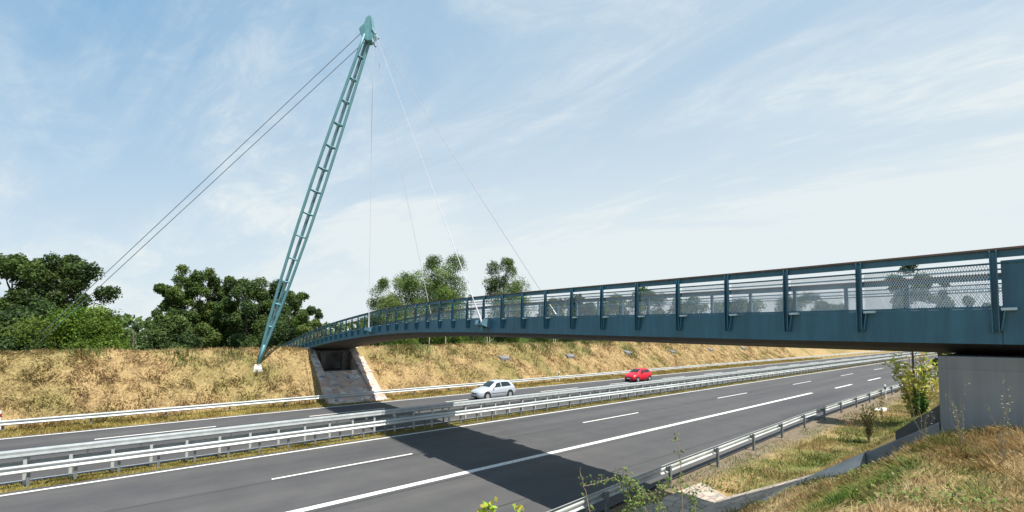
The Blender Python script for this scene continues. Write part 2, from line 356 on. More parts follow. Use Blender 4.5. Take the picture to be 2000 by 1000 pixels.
stripe('road_marking_lane_dashes', 19.3, .15, [(3.42-17.85*k, 9.3-17.85*k) for k in range(1, 4)] + [(3.42+17.85*k, 9.35+17.85*k) for k in range(0, 30)])
stripe('road_marking_exit_line', 15.3, .32, [(-60, 50)])
stripe('road_marking_exit_dashes', 15.1, .26, [(56.5+13*k, 62.5+13*k) for k in range(25)])
stripe('road_marking_far_inner_edge', 25.12, .17, [(-60, 900)])
stripe('road_marking_far_outer_edge', 35.9, .2, [(-60, 900)])
stripe('road_marking_far_short_dashes', 32.68, .2, [(-2.8+10.85*k, 2.65+10.85*k) for k in range(-4, 40)])
stripe('road_marking_far_lane_dashes', 28.85, .15, [(-1.9+17.85*k, 3.55+17.85*k) for k in range(-2, 25)])

TAR = paint('tar_seam', (.035,.034,.034), .6, 0, .4, 2)
def seam(y, wd, x0, x1, z=.007):
    m = MB(); X_ = list(np.arange(x0, x1, 1.5)); Yw = [y+.03*(float(fbm(np.array([a]), np.array([y]), .25, 91)[0])-.5)*4*.3 for a in X_]; Wd = [wd*(.5+float(vnoise(np.array([a]), np.array([y]), .6, 93)[0])) for a in X_]
    m.add([(a, b-c/2, z) for a, b, c in zip(X_, Yw, Wd)] + [(a, b+c/2, z) for a, b, c in zip(X_, Yw, Wd)], [(i, i+1, len(X_)+i+1, len(X_)+i) for i in range(len(X_)-1)])
    struct(m.build('road_seam', TAR))
for y_ in (19.05, 14.9, 28.6, 32.4, 11.6): seam(y_, .05, -20, 200)
# ------------------------------------------------------------------ guardrails
WPROF = [(0,.155),(.03,.15),(.075,.115),(.08,.085),(.03,.03),(.022,0),(.03,-.03),(.08,-.085),(.075,-.115),(.03,-.15),(0,-.155)]
def wbeam(path, z, sgn, xtra=0):
    """W-profile swept along path (x,y); bulges toward sgn*y"""
    m = MB(); n = len(WPROF)
    out = [(sgn*p[0], p[1]) for p in WPROF]; inn = [(sgn*(p[0]-.012), p[1]) for p in WPROF][::-1]
    poly = out + inn; k = len(poly)
    for (x, y) in path:
        zz = z(x) if callable(z) else z
        for a, b in poly: m.v.append((x, y+a, zz+b))
    for i in range(len(path)-1):
        for j in range(k): j2 = (j+1) % k; m.f.append((i*k+j, i*k+j2, (i+1)*k+j2, (i+1)*k+j))
    return m
def post_mb(w=.1, d=.06, hgt=.75, lo=-.3):
    m = MB()   # C-section post
    m.box((-w/2,-d/2,lo),(w/2,-d/2+.012,hgt)); m.box((-w/2,-d/2+.012,lo),(-w/2+.012,d/2,hgt)); m.box((w/2-.012,-d/2+.012,lo),(w/2,d/2,hgt))
    return m
def add_posts(root, xs_, yf, mb_, mat, zf=lambda x: 0, name='post'):
    first = None; rest = []
    for i, x in enumerate(xs_):
        if i >= 98: rest.append(x); continue
        if first is None: first = mb_.build(name, mat, root); o = first
        else: o = first.copy(); col.objects.link(o); o.parent = root
        o.location = (x, yf(x), zf(x))
    if rest:
        m = MB()
        for x in rest: m.add([(a+x, b+yf(x), c) for a, b, c in mb_.v], mb_.f)
        tag(m.build(name+'_row', mat, root), kind='stuff')
def joints(root, xs_, yf, z, sgn, mat):
    m = MB()
    for x in xs_:
        m.box((x-.16, yf(x)+sgn*.083-.004, z+.06), (x+.16, yf(x)+sgn*.083+.006, z+.112)); m.box((x-.16, yf(x)+sgn*.083-.004, z-.112), (x+.16, yf(x)+sgn*.083+.006, z-.06))
    m.build('splice_bolts', mat, root)

pathx = sorted(set([-60,-40,-20,-12,-4,3,8.9,14.9,19,23,27,31,35,40,45,50,60,80,110,140,200,300]))
# near guardrail: seen from behind
g = thing('guardrail', 'galvanised roadside guardrail in front of the near grass bank, seen from its post side', 'guardrail')
wbeam([(x, nrail(x)+.10) for x in pathx], .60, 1).build('rail', STEEL, g, smooth=False)
add_posts(g, [2.9+4*k-16 for k in range(0, 60)], lambda x: nrail(x)-.06, post_mb(.11, .09, .74), STEEL_D)
bk = MB().box((-.05, -.03, .52), (.05, .092, .68))
add_posts(g, [2.9+4*k-16 for k in range(0, 60)], nrail, bk, STEEL_D, name='spacer_block')
# far guardrail
g = thing('guardrail', 'long guardrail at the foot of the far dry grass bank', 'guardrail')
wbeam([(x, 37.85) for x in pathx], .60, -1).build('rail', STEEL, g)
add_posts(g, [-7.1+3.66*k for k in range(-3, 80)], lambda x: 37.93, post_mb(.1, .07, .74), STEEL_D)
# median: front beam
g = thing('guardrail', 'front double-wave guardrail along the central strip, nearest the near carriageway', 'guardrail')
wbeam([(x, 24.02) for x in pathx], .66, -1).build('rail', STEEL, g)
add_posts(g, [-12.6+1.255*k for k in range(0, 150)], lambda x: 24.09, post_mb(.09, .07, .80), STEEL_D)
# median: taller flat rail behind it
g = thing('guardrail', 'taller flat-topped guardrail standing right behind the median double-wave rail', 'guardrail')
m = MB(); prof = [(24.30,1.32),(24.285,1.27),(24.30,1.18),(24.285,1.09),(24.32,1.04),(24.50,1.04),(24.50,1.32)]
for x in (-60, 300):
    for (a, b) in prof: m.v.append((x, a, b))
k = len(prof); m.f += [(j, (j+1) % k, k+(j+1) % k, k+j) for j in range(k)] + [tuple(range(k)), tuple(range(k, 2*k))]
m.build('top_rail', paint('top_rail_steel', (.40,.43,.43), .55, .2, .14, 3, bump=.2, bscale=6), g)
wbeam([(x, 24.62) for x in pathx], .70, 1).build('rear_rail', STEEL, g)
add_posts(g, [-12.5+1.22*k for k in range(0, 150)], lambda x: 24.40, post_mb(.10, .08, 1.04), STEEL)
m = MB().box((-.035, .02, .88), (.035, .20, 1.036))
add_posts(g, [-12+1.62*k for k in range(97)], lambda x: 24.40, m, STEEL, name='bracket')

# ------------------------------------------------------------------ bridge
S = 1.3; XB = 10.8; XR = 15.15            # post spacing, near face, far face
TT = [-6,-1.4,0,3,8,10,13.4,15.65,18.5,22,26.7,33,40,47.8,56]
ZB = [5.36,5.44,5.46,5.54,5.69,5.74,5.79,5.79,5.72,5.50,5.12,4.39,3.28,2.18,1.0]
_tt = np.linspace(-6, 56, 500); _z = np.interp(_tt, TT, ZB)
ker = np.ones(33)/33; _zp = np.pad(_z, 16, mode='reflect', reflect_type='odd'); _z = np.convolve(_zp, ker, 'valid')
def zb(t): return float(np.interp(t, _tt, _z))
def ty(t): return (t+1.87)*S
def yt(y): return y/S-1.87
FH, RH = .59, 1.60                          # fascia height, handrail top above fascia foot
T0, T1 = -1.385, 47
br = thing('footbridge', 'long teal steel footbridge arching over the motorway with mesh railings', 'footbridge')
tl = [-6+i*.5 for i in range(int((T1+6)/.5)+1)]
def sweep(poly_fn, ts):
    m = MB(); k = None
    for t in ts:
        P = poly_fn(t); k = len(P)
        for (x, z) in P: m.v.append((x, ty(t), z))
    for i in range(len(ts)-1):
        for j in range(k): m.f.append((i*k+j, i*k+(j+1) % k, (i+1)*k+(j+1) % k, (i+1)*k+j))
    m.f.append(tuple(range(k))); m.f.append(tuple((len(ts)-1)*k+j for j in range(k))[::-1]); return m
tmain = [t for t in tl if t >= T0]; tmain = [T0-.05] + tmain
def rect(x0, x1, a, b): return lambda t: [(x0, zb(t)+a), (x1, zb(t)+a), (x1, zb(t)+b), (x0, zb(t)+b)]
sweep(rect(XB, XB+.06, 0, FH), tmain).build('fascia', TEAL, br)
sweep(rect(XR-.06, XR, 0, FH), tl).build('fascia', TEAL, br)
sweep(rect(XB-.012, XB+.06, 0, FH+.004), [-6,-4,-3,-2,T0-.055]).build('end_fascia', TEAL, br)
sweep(rect(XB+.06, XR-.06, FH-.16, FH-.04), tl).build('deck', CONC_D, br)
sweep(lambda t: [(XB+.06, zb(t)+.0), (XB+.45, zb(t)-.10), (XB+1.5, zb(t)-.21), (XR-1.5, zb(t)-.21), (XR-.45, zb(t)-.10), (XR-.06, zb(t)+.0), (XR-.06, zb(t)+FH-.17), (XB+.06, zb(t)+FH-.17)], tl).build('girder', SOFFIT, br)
for x0, s in ((XB-.02, 1), (XR+.02, -1)):
    xa, xb_ = sorted((x0, x0+s*.10))
    sweep(lambda t: [(xa-.02, zb(t)+RH-.035), (xb_+.02, zb(t)+RH-.035), (xb_+.01, zb(t)+RH), (xa-.01, zb(t)+RH)], tl).build('handrail', WOOD, br)
    xm, xn = sorted((x0+s*.03, x0+s*.045))
    sweep(lambda t: [(xm, zb(t)+RH-.16), (xn, zb(t)+RH-.16), (xn, zb(t)+RH-.038), (xm, zb(t)+RH-.038)], tl).build('top_band', TEAL, br)
    for dz in (-.25,):
        sweep(lambda t: [(x0+s*.06+.018*math.cos(a), zb(t)+RH+dz+.018*math.sin(a)) for a in [i*math.pi/3 for i in range(6)]], tl).build('middle_rail', TEAL, br)
    if s == 1:
        for dz in (-.34,):   # inner rails seen through the mesh
            sweep(lambda t: [(x0+.16+.016*math.cos(a), zb(t)+RH+dz+.016*math.sin(a)) for a in [i*math.pi/3 for i in range(6)]], tl).build('inner_rail', TEAL, br)
    else:
        for dz in (-.36,-.43):
            sweep(lambda t: [(x0-.16+.014*math.cos(a), zb(t)+RH+dz+.014*math.sin(a)) for a in [i*math.pi/3 for i in range(6)]], tl).build('inner_rail', TEAL, br)
    sweep(lambda t: [(min(x0+s*.03,x0+s*.07), zb(t)+FH+.004), (max(x0+s*.03,x0+s*.07), zb(t)+FH+.004), (max(x0+s*.03,x0+s*.07), zb(t)+FH+.045), (min(x0+s*.03,x0+s*.07), zb(t)+FH+.045)], tl).build('mesh_frame', TEAL, br)
# posts
def bridge_post(s):
    m = MB(); o = -s
    for dy in (-.045, .03):
        P = [(0,-.40),(o*.085,-.40),(o*.10,-.30),(o*.10,.02),(o*.055,.95),(0,.985)]
        P = [(a, b) for a, b in P]
        n = len(P); m.add([(a, dy, b) for a, b in P] + [(a, dy+.014, b) for a, b in P], [tuple(range(n)), tuple(range(2*n-1, n-1, -1))] + [(i, (i+1) % n, (i+1) % n+n, i+n) for i in range(n)])
    m.box((min(0,o*.022), -.045, -.36), (max(0,o*.022), .044, .93))
    for bz in (-.32, -.22, .0): m.box((min(o*.018,o*.034), -.02, bz), (max(o*.018,o*.034), .015, bz+.035))
    m.hexa([(0,-.07,-.37),(o*.07,-.07,-.37),(o*.07,-.05,-.37),(0,-.05,-.37),(0,-.12,-.016),(o*.075,-.12,-.016),(o*.075,-.10,-.016),(0,-.10,-.016)])
    return m
protos = {}
ts = [T0] + list(range(0, 47))
for s, x0 in ((1, XB-.014), (-1, XR+.014)):
    p0 = None
    for t in ts:
        if p0 is None: o = p0 = bridge_post(s).build('post', TEAL, br)
        else: o = p0.copy(); col.objects.link(o); o.parent = br
        o.location = (x0, ty(t), zb(t)+FH)
STUB = paint('zinc_bracket', (.50,.62,.64), .5, .1, .08, 5)
def stub(o):
    m = MB(); m.box((min(-o*.02,o*.085), -.24, -.035), (max(-o*.02,o*.085), -.066, .008)); return m
for s, x0 in ((1, XB-.014), (-1, XR+.014)):
    p0 = None
    for t in ts:
        if p0 is None: o = p0 = stub(-s).build('post_bracket', STUB, br)
        else: o = p0.copy(); col.objects.link(o); o.parent = br
        o.location = (x0, ty(t), zb(t)+FH)
# mesh panels: real crossing strands
def panel(t0, t1, xp):
    m = MB(); y0, y1 = ty(t0)+.06, ty(t1)-.06; Lp = y1-y0; a0 = zb(t0)+FH+.05; a1 = zb(t1)+FH+.05; hh = RH-FH-.315
    pit = .036; run = hh/2.05; w_ = .0042; n = int((Lp+run)/pit)
    zf = lambda y: a0+(a1-a0)*(y-y0)/Lp
    for dr in (1, -1):
        for i in range(n+1):
            ya = (y0-run+i*pit) if dr == 1 else (y0+i*pit)
            pa, pb = (ya, 0.0), (ya+dr*run, hh)
            # clip to panel
            def cl(p, q):
                (u0, v0), (u1, v1) = p, q
                lo, hi = 0., 1.
                for (lim, sg) in ((y0, 1), (y1, -1)):
                    f0 = sg*(u0-lim); f1 = sg*(u1-lim)
                    if f0 < 0 and f1 < 0: return None
                    if f0 < 0: lo = max(lo, f0/(f0-f1))
                    if f1 < 0: hi = min(hi, f0/(f0-f1))
                if lo >= hi: return None
                return (u0+(u1-u0)*lo, v0+(v1-v0)*lo), (u0+(u1-u0)*hi, v0+(v1-v0)*hi)
            c = cl(pa, pb)
            if not c: continue
            (u0, v0), (u1, v1) = c
            xo = xp + dr*.002
            m.add([(xo-.0015, u0-w_, zf(u0)+v0), (xo+.0015, u0+w_, zf(u0)+v0), (xo+.0015, u1+w_, zf(u1)+v1), (xo-.0015, u1-w_, zf(u1)+v1)], [(0,1,2,3)])
    return m
for xp in (XB+.07, XR-.07):
    for i in range(len(ts)-1):
        panel(ts[i], ts[i+1], xp).build('mesh_panel', STAINLESS, br)
# solid steel end panels beyond the last post
m = MB()
for a, b in ((T0-.06, -2.02), (-2.05, -3.0), (-3.03, -4.0), (-4.03, -5.0)):
    y0, y1 = ty(a), ty(b); m.box((XB+.04, y1, zb(-2)+FH+.03), (XB+.07, y0, zb(-2)+RH-.20))
m.build('solid_end_panel', TEAL, br)
# cable anchor brackets on the deck edges
def anchor(t, s):
    x0 = XB if s == 1 else XR; o = -s; m = MB(); y = ty(t); z = zb(t)+FH
    m.prism([(x0+o*.0, z-.02), (x0+o*.48, z-.10), (x0+o*.44, z-.30), (x0+o*.30, z-.40), (x0, z-.42)], 1, y-.26, y-.22) if False else None
    for dy in (-.27, .23):
        P = [(x0, z-.02), (x0+o*.42, z-.06), (x0+o*.46, z-.26), (x0+o*.2, z-.36), (x0, z-.40)]; n = len(P)
        m.add([(a, y+dy, b) for a, b in P] + [(a, y+dy+.04, b) for a, b in P], [tuple(range(n)), tuple(range(2*n-1, n-1, -1))] + [(i, (i+1) % n, (i+1) % n+n, i+n) for i in range(n)])
    xa, xb2 = sorted((x0, x0+o*.44)); m.box((xa, y-.23, z-.28), (xb2, y+.23, z-.22))
    ob = m.build('cable_anchor', paint('anchor_paint', (.10,.21,.26), .4), br)
    n_ = MB().tube([(x0+o*.25, y, z-.27), (x0+o*.22, y+.04, z-.52)], .075, 10).build('anchor_socket', TEAL_L, ob)
    return Vector((x0+o*.25, y, z-.2))
TA, TBk = yt(15.25), yt(28.4)
A1, A2 = anchor(TA, 1), anchor(TA, -1); B1, B2 = anchor(TBk, 1), anchor(TBk, -1)

# ------------------------------------------------------------------ mast
base = Vector((6.32, 42.5, 3.35)); top = Vector((12.9, 36.0, 31.2))
ax = (top-base).normalized()
# local frame: "front" faces camera-ish side
back = Vector((-1, 1, 0)); back = (back - ax*back.dot(ax)).normalized(); side = ax.cross(back).normalized()
Lm = (top-base).length
mast = thing('mast', 'tall leaning green lattice mast with a wedge-shaped head carrying the bridge cables', 'mast')
def rad(u):    # half width along mast, u 0..1
    return float(np.interp(u, [0,.03,.12,.25,.4,.55,.7,.85,1], [.05,.08,.26,.44,.55,.58,.53,.42,.30]))
cd = [(-side*.87 + back*-.5), (side*.87 + back*-.5), back*1.0]
# rotate the triangle so that two chords face the camera
tocam = (Vector((0,0,H)) - (base+top)/2); tocam = (tocam - ax*tocam.dot(ax)).normalized(); sd = ax.cross(tocam).normalized()
cd = [(-sd*.87 + tocam*.5), (sd*.87 + tocam*.5), (sd*.12 - tocam*1.0)]
us = [i/24 for i in range(25)]
for i, d in enumerate(cd):
    MB().tube([base + ax*(Lm*u) + d*rad(u) for u in us], .115 if i < 2 else .13, 10).build('chord', TEAL_L, mast, smooth=True)
ncb = 15; cb_len = 2.02
for k in range(ncb):
    u = (1.2 + k*cb_len)/Lm
    if u > .985: break
    m = MB(); P = [base + ax*(Lm*u) + d*rad(u) for d in cd]
    for a in range(3): m.tube([P[a], P[(a+1) % 3]], .065, 8)
    m.build('cross_brace', TEAL_L, mast, smooth=True)
MB().tube([base+ax*.9, base+ax*(Lm-.3)], .02, 6).build('ladder_cable', CABLE_D, mast)
# lower shoe plates
m = MB(); m.tube([base-ax*.25, base+ax*.5, base+ax*1.6], [.07,.17,.2], 10); m.build('foot', TEAL_L, mast, smooth=True)
# head: wedge in the plane of the stays, thickness across
stay_dir = Vector((-1, 1, 0)).normalized(); thick = Vector((1, 1, 0)).normalized()
hc = top
def hp(a, b): return hc + Vector((0,0,1))*b + stay_dir*a
m = MB(); prof = [(.45,-.05),(.42,.7),(1.05,1.75) if False else (.62,1.7),(.10,2.3),(-.62,4.35),(-.95,4.5),(-1.15,3.2),(-1.15,.9),(-.85,-.35),(-.2,-.4)]
# profile in (stay_dir, up)
prof = [(.55,0.0),(.95,.75),(1.30,2.0),(1.15,2.35),(.55,2.9),(.15,4.1),(-.15,4.75),(-.55,4.6),(-.90,2.0),(-1.0,.9),(-.85,-.35),(-.1,-.35)]
prof = [(a*.55-.1, b*.46-.4) for a, b in prof]
n = len(prof); th = .34
m.add([hp(a, b)-thick*th*(1 if b < 1.6 else .6) for a, b in prof] + [hp(a, b)+thick*th*(1 if b < 1.6 else .6) for a, b in prof], [tuple(range(n)), tuple(range(2*n-1, n-1, -1))] + [(i, (i+1) % n, (i+1) % n+n, i+n) for i in range(n)])
m.build('head', TEAL_L, mast, bevel=.03)
f_ = MB()
f_.hexa([hp(-.56,-.1)-thick*.05, hp(-.56,-.1)+thick*.42, hp(-.64,-.1)+thick*.42, hp(-.64,-.1)-thick*.05, hp(-.30,1.55)-thick*.0, hp(-.34,1.30)+thick*.55, hp(-.42,1.30)+thick*.55, hp(-.38,1.55)-thick*.0])
f_.build('head_fin', paint('fin_light', (.25,.36,.34), .4), mast)
m = MB(); m.tube([hp(-.55,.45)-thick*.3, hp(-.85,-.05)-thick*.3], .09, 8); m.tube([hp(-.55,.45)+thick*.3, hp(-.85,-.05)+thick*.3], .09, 8); m.tube([hp(-.5,-.2)-thick*.25, hp(-.62,-.75)-thick*.25], .09, 8); m.tube([hp(-.5,-.2)+thick*.25, hp(-.62,-.75)+thick*.25], .09, 8)
m.build('cable_socket', CABLE_D, mast)
# block foundation
o = MB(); o.hexa([(5.75,41.5,2.2),(6.65,41.5,2.2),(6.85,42.7,2.5),(5.65,42.7,2.5),(5.85,41.6,2.95),(6.45,41.55,2.88),(6.5,42.5,3.25),(6.05,42.5,3.28)])
o.build('foundation_block', paint('white_block', (.50,.485,.45), .9, 0, .12, 3, bump=.3), mast, bevel=.05)

def cable(p, q, r, mat, label, group, socket=True):
    t = thing('stay_cable', label, 'cable', group)
    p, q = Vector(p), Vector(q)
    MB().tube([p, q], r, 6).build('wire', mat, t)
    if socket:
        d = (p-q).normalized()
        MB().tube([q, q+d*.5, q+d*1.4], [.05, .045, r*1.2], 8).build('end_fitting', CABLE, t)
GRP = 'cables from the mast head to the bridge deck'
cable(hp(-.62,-.75)-thick*.25, B1, .018, CABLE, 'near-side hanger cable dropping almost vertically to the far part of the bridge', GRP)
cable(hp(-.85,-.05)-thick*.3, A1, .019, CABLE, 'near-side cable slanting to the large bracket on the outside of the bridge fascia', GRP)
cable(hp(-.62,-.75)+thick*.25, B2, .018, CABLE, 'thin hanger cable second from the mast, ending behind the railing', GRP)
cable(hp(-.85,-.05)+thick*.3, A2, .020, CABLE, 'rightmost slanting cable, reaching the hidden side of the bridge', GRP)
cable(hp(.60,.36), (-10.8,60.0,3.4), .028, CABLE_D, 'upper of the two dark back stays running down left from the mast head', 'back stays behind the mast', False)
cable(hp(.28,-.45), (-10.6,60.0,3.05), .028, CABLE_D, 'lower of the two dark back stays running down left from the mast head', 'back stays behind the mast', False)

# ------------------------------------------------------------------ abutments
def slope_z(y): return .08+(y-38.3)*(4.42-.08)/(44-38.3)
ab = thing('abutment', 'stone-faced far bridge abutment with a dark bearing recess set in the dry bank', 'abutment')
# stone face below the recess
ya, yb_ = 37.15, 41.2
m = MB(); m.hexa([(10.95,ya,-.5),(15.55,ya,-.5),(15.1,yb_+.3,-.5),(10.95,yb_+.3,-.5),(10.95,ya,.03),(15.6,ya,.03),(15.25,yb_,2.42),(10.95,yb_,2.42)]); m.build('stone_face', STONE, ab)
def wing(x0, x1, nm):
    m = MB(); pts = [(ya+.05,-.4),(ya+.05,.10),(yb_,2.60),(44.6,4.42+.15),(47.5,4.1),(47.5,-.4)]
    n = len(pts); m.add([(x0, a, b) for a, b in pts] + [(x1, a, b) for a, b in pts], [tuple(range(n)), tuple(range(2*n-1, n-1, -1))] + [(i, (i+1) % n, (i+1) % n+n, i+n) for i in range(n)])
    return m.build(nm, STONE, ab)
wing(10.62, 11.22, 'wing_wall'); wing(14.45, 15.42, 'wing_wall')
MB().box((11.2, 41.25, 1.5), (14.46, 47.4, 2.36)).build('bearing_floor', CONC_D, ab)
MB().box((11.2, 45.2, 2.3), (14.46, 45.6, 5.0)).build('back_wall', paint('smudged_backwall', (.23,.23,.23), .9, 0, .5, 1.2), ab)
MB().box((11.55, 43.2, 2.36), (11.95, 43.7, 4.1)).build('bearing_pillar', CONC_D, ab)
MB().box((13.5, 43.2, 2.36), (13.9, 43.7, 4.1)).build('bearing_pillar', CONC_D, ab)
# spray-painted scribble
gm = MB(); stp = (2.42-.03)/(yb_-ya)
def gp(u, v): # u along x, v up the slope
    y = 40.0+v; return (13.25+u, y-.02, .03+(y-ya)*stp+.02)
for st in ([(0,.5),(.12,0),(.25,.45)], [(.25,.45),(.38,0),(.5,.5)], [(.55,.1),(.7,.6),(.85,.1)], [(-.2,.7),(.3,.62),(.8,.8)], [(.5,.5),(.75,.3),(.55,.05)]):
    for a, b in zip(st[:-1], st[1:]): gm.beam(gp(a[0]*1.1, a[1]), gp(b[0]*1.1, b[1]), .06, .015, (0,-.5,.85))
gm.build('graffiti', WHITE, ab)

nb = thing('abutment', 'plain grey concrete near pier with a wing wall stepping down the bank at right', 'abutment')
MB().box((10.86, -6, .5), (15.1, 1.36, 5.22)).build('pier', PIER, nb, bevel=.02)
m = MB()
def ywall(x0, x1, pts):
    n = len(pts); m.add([(x0, a, b) for a, b in pts] + [(x1, a, b) for a, b in pts], [tuple(range(n)), tuple(range(2*n-1, n-1, -1))] + [(i, (i+1) % n, (i+1) % n+n, i+n) for i in range(n)])
ywall(10.86, 11.06, [(1.37,.5),(1.37,4.04),(2.44,3.27),(2.44,.5)]); m.build('wing_wall', CONC, nb, bevel=.015)
m = MB(); ywall(11.065, 11.25, [(1.37,.5),(1.37,4.34),(2.02,3.74),(2.02,.5)]); m.build('parapet_plate', CONC_D, nb, bevel=.01)
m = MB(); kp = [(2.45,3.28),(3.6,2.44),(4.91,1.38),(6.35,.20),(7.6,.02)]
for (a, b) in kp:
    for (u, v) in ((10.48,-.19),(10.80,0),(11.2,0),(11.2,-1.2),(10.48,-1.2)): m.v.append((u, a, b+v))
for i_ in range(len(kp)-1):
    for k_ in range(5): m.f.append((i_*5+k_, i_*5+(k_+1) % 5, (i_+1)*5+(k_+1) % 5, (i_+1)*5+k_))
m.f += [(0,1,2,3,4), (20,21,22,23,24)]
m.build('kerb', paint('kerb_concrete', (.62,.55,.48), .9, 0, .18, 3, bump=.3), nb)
m = MB(); m.hexa([(11.17,7.35,-.3),(16.1,7.35,-.3),(16.1,8.65,-.3),(11.17,8.65,-.3),(11.17,7.35,.03),(15.3,7.35,.03),(16.1,8.65,.03),(11.17,8.65,.03)]); m.build('paved_toe', PAVE, nb)
m = MB(); m.hexa([(11.26,1.4,2),(15.3,1.4,2),(15.3,7.34,-.8),(11.17,7.34,-.8),(11.17,1.4,3.25),(15.3,1.4,3.25),(15.3,7.34,.025),(11.17,7.34,.025)]); m.build('paved_slope', PAVE, nb)

# ------------------------------------------------------------------ cars
def car_profile(kind):
    if kind == 'hatch':   # x from nose, half width, zbot, zbelt, ztop, half width top
        return dict(L=4.2, W=1.76, wheels=(.86, 3.44), r=.315, st=[
            (0.00,.62,.30,.52,.60,.58),(0.07,.72,.22,.62,.70,.66),(0.30,.81,.18,.70,.80,.70),(0.75,.86,.17,.80,.90,.70),(1.20,.875,.17,.89,.99,.66),
            (1.55,.88,.17,.92,1.20,.60),(1.95,.88,.17,.93,1.40,.56),(2.40,.88,.17,.94,1.475,.56),(3.00,.88,.17,.96,1.475,.56),(3.50,.87,.18,.98,1.43,.55),(3.78,.86,.20,1.0,1.35,.53),(4.02,.83,.24,.98,1.10,.58),(4.17,.78,.30,.80,.92,.64),(4.20,.74,.34,.60,.72,.64)])
    return dict(L=3.75, W=1.68, wheels=(.72, 3.12), r=.30, st=[
            (0.00,.58,.32,.52,.62,.54),(0.06,.70,.22,.62,.74,.62),(0.28,.78,.19,.74,.86,.66),(0.65,.82,.18,.86,.98,.66),(0.95,.84,.18,.93,1.08,.64),
            (1.30,.84,.18,.95,1.28,.60),(1.70,.84,.18,.96,1.46,.56),(2.15,.84,.18,.98,1.53,.55),(2.70,.84,.18,1.0,1.53,.55),(3.15,.83,.18,1.03,1.49,.54),(3.42,.82,.20,1.05,1.40,.52),(3.62,.80,.24,1.0,1.15,.56),(3.72,.76,.30,.84,.96,.62),(3.75,.72,.34,.60,.72,.62)])
def smooth_st(st, n=56):
    A = np.array(st); x = A[:, 0]; xi = np.linspace(0, x[-1], n)
    out = np.stack([np.interp(xi, x, A[:, k]) for k in range(1, A.shape[1])], 1)
    for _ in range(2):
        o2 = out.copy(); o2[1:-1] = (out[:-2]+2*out[1:-1]+out[2:])/4; out = o2
    return xi, out
def make_car(kind, label, cat, paintm, loc, plate=False):
    P = car_profile(kind); xi, S_ = smooth_st(P['st'])
    root = thing('car', label, cat, 'cars driving on the far carriageway', loc); root.scale = (.965, 1.0, 1.10) if kind == 'hatch' else (1.0, 1.0, 1.04)
    GL = paint('car_glass_'+kind, (.02,.03,.032), .12, 0, .2, 2, spec=.4)
    def sec(i):   # right half from bottom centre to top centre (v param)
        w_, zb_, zm, zt, wt = S_[i]; zmid = zb_+(zm-zb_)*.5
        return [(0,zb_),(w_*.86,zb_),(w_*.97,zb_+.07),(w_,zmid),(w_*.985,zm-.06),(w_*.955,zm),(wt+(w_*.955-wt)*.06+.02,zt-.075),(wt-.03,zt-.02),(wt*.6,zt+.0),(0,zt+.012)]
    m = MB(); K = None
    for i in range(len(xi)):
        h_ = sec(i); full = h_ + [(-a, b) for a, b in h_[-2:0:-1]]; K = len(full)
        for a, b in full: m.v.append((xi[i], a, b))
    for i in range(len(xi)-1):
        for j in range(K): m.f.append((i*K+j, i*K+(j+1) % K, (i+1)*K+(j+1) % K, (i+1)*K+j))
    m.f.append(tuple(range(K))); m.f.append(tuple((len(xi)-1)*K+j for j in range(K)))
    m.build('body', paintm, root, smooth=True)
    def at(x):
        k = np.interp(x, xi, np.arange(len(xi))); i = int(min(k, len(xi)-2)); f = k-i
        a, b = sec(i), sec(i+1); return [(p[0]*(1-f)+q_[0]*f, p[1]*(1-f)+q_[1]*f) for p, q_ in zip(a, b)]
    def sidewin(x0, x1, sgn, lo=.10, hi=.93, x0t=None, x1t=None, nm='side_window'):
        g_ = MB(); nn = 8; x0t = x0 if x0t is None else x0t; x1t = x1 if x1t is None else x1t
        rows = []
        for v in np.linspace(0, 1, 4):
            row = []
            for u in np.linspace(0, 1, nn):
                x = (x0+(x1-x0)*u)*(1-v) + (x0t+(x1t-x0t)*u)*v
                s_ = at(x); p0, p1 = s_[5], s_[6]; vv = lo+(hi-lo)*v
                y_ = p0[0]+(p1[0]-p0[0])*vv+.008; z_ = p0[1]+(p1[1]-p0[1])*vv
                row.append((x, sgn*y_, z_))
            rows.append(row)
        for r_ in rows: g_.v += r_
        g_.f += [(a*nn+b, a*nn+b+1, (a+1)*nn+b+1, (a+1)*nn+b) for a in range(3) for b in range(nn-1)]
        g_.build(nm, GL, root, smooth=True)
    if kind == 'hatch': wins = [(1.52, 2.42, 1.98, 2.42), (2.50, 3.62, 2.50, 3.42)]; ws = (1.24, 1.93); rw = (4.05, 3.82)
    else: wins = [(1.22, 2.15, 1.68, 2.15), (2.22, 3.38, 2.22, 3.22)]; ws = (1.0, 1.68); rw = (3.64, 3.45)
    for sgn in (1, -1):
        for a, b, c, d in wins: sidewin(a, b, sgn, .10, .90, c, d)
    def cross(xa, xb2, nm):
        g_ = MB(); nn = 9; rows = []
        for v in np.linspace(0, 1, 5):
            x = xa+(xb2-xa)*v; s_ = at(x); z_ = s_[9][1]+.008; wd = s_[7][0]*.97; row = []
            for u in np.linspace(-1, 1, nn):
                zz = z_ - .02*abs(u)**2 - (.012 if abs(u) > .9 else 0) ; row.append((x + (-.012 if nm == 'windscreen' else .012), u*wd, zz+.006))
            g_.v += row
        g_.f += [(a*nn+b, a*nn+b+1, (a+1)*nn+b+1, (a+1)*nn+b) for a in range(4) for b in range(nn-1)]
        g_.build(nm, GL, root, smooth=True)
    cross(ws[0], ws[1], 'windscreen'); cross(rw[0], rw[1], 'rear_window')
    RUB = paint('tyre_rubber_'+kind, (.015,.015,.016), .8); RIM = paint('alloy_'+kind, (.45,.46,.47), .35, .5)
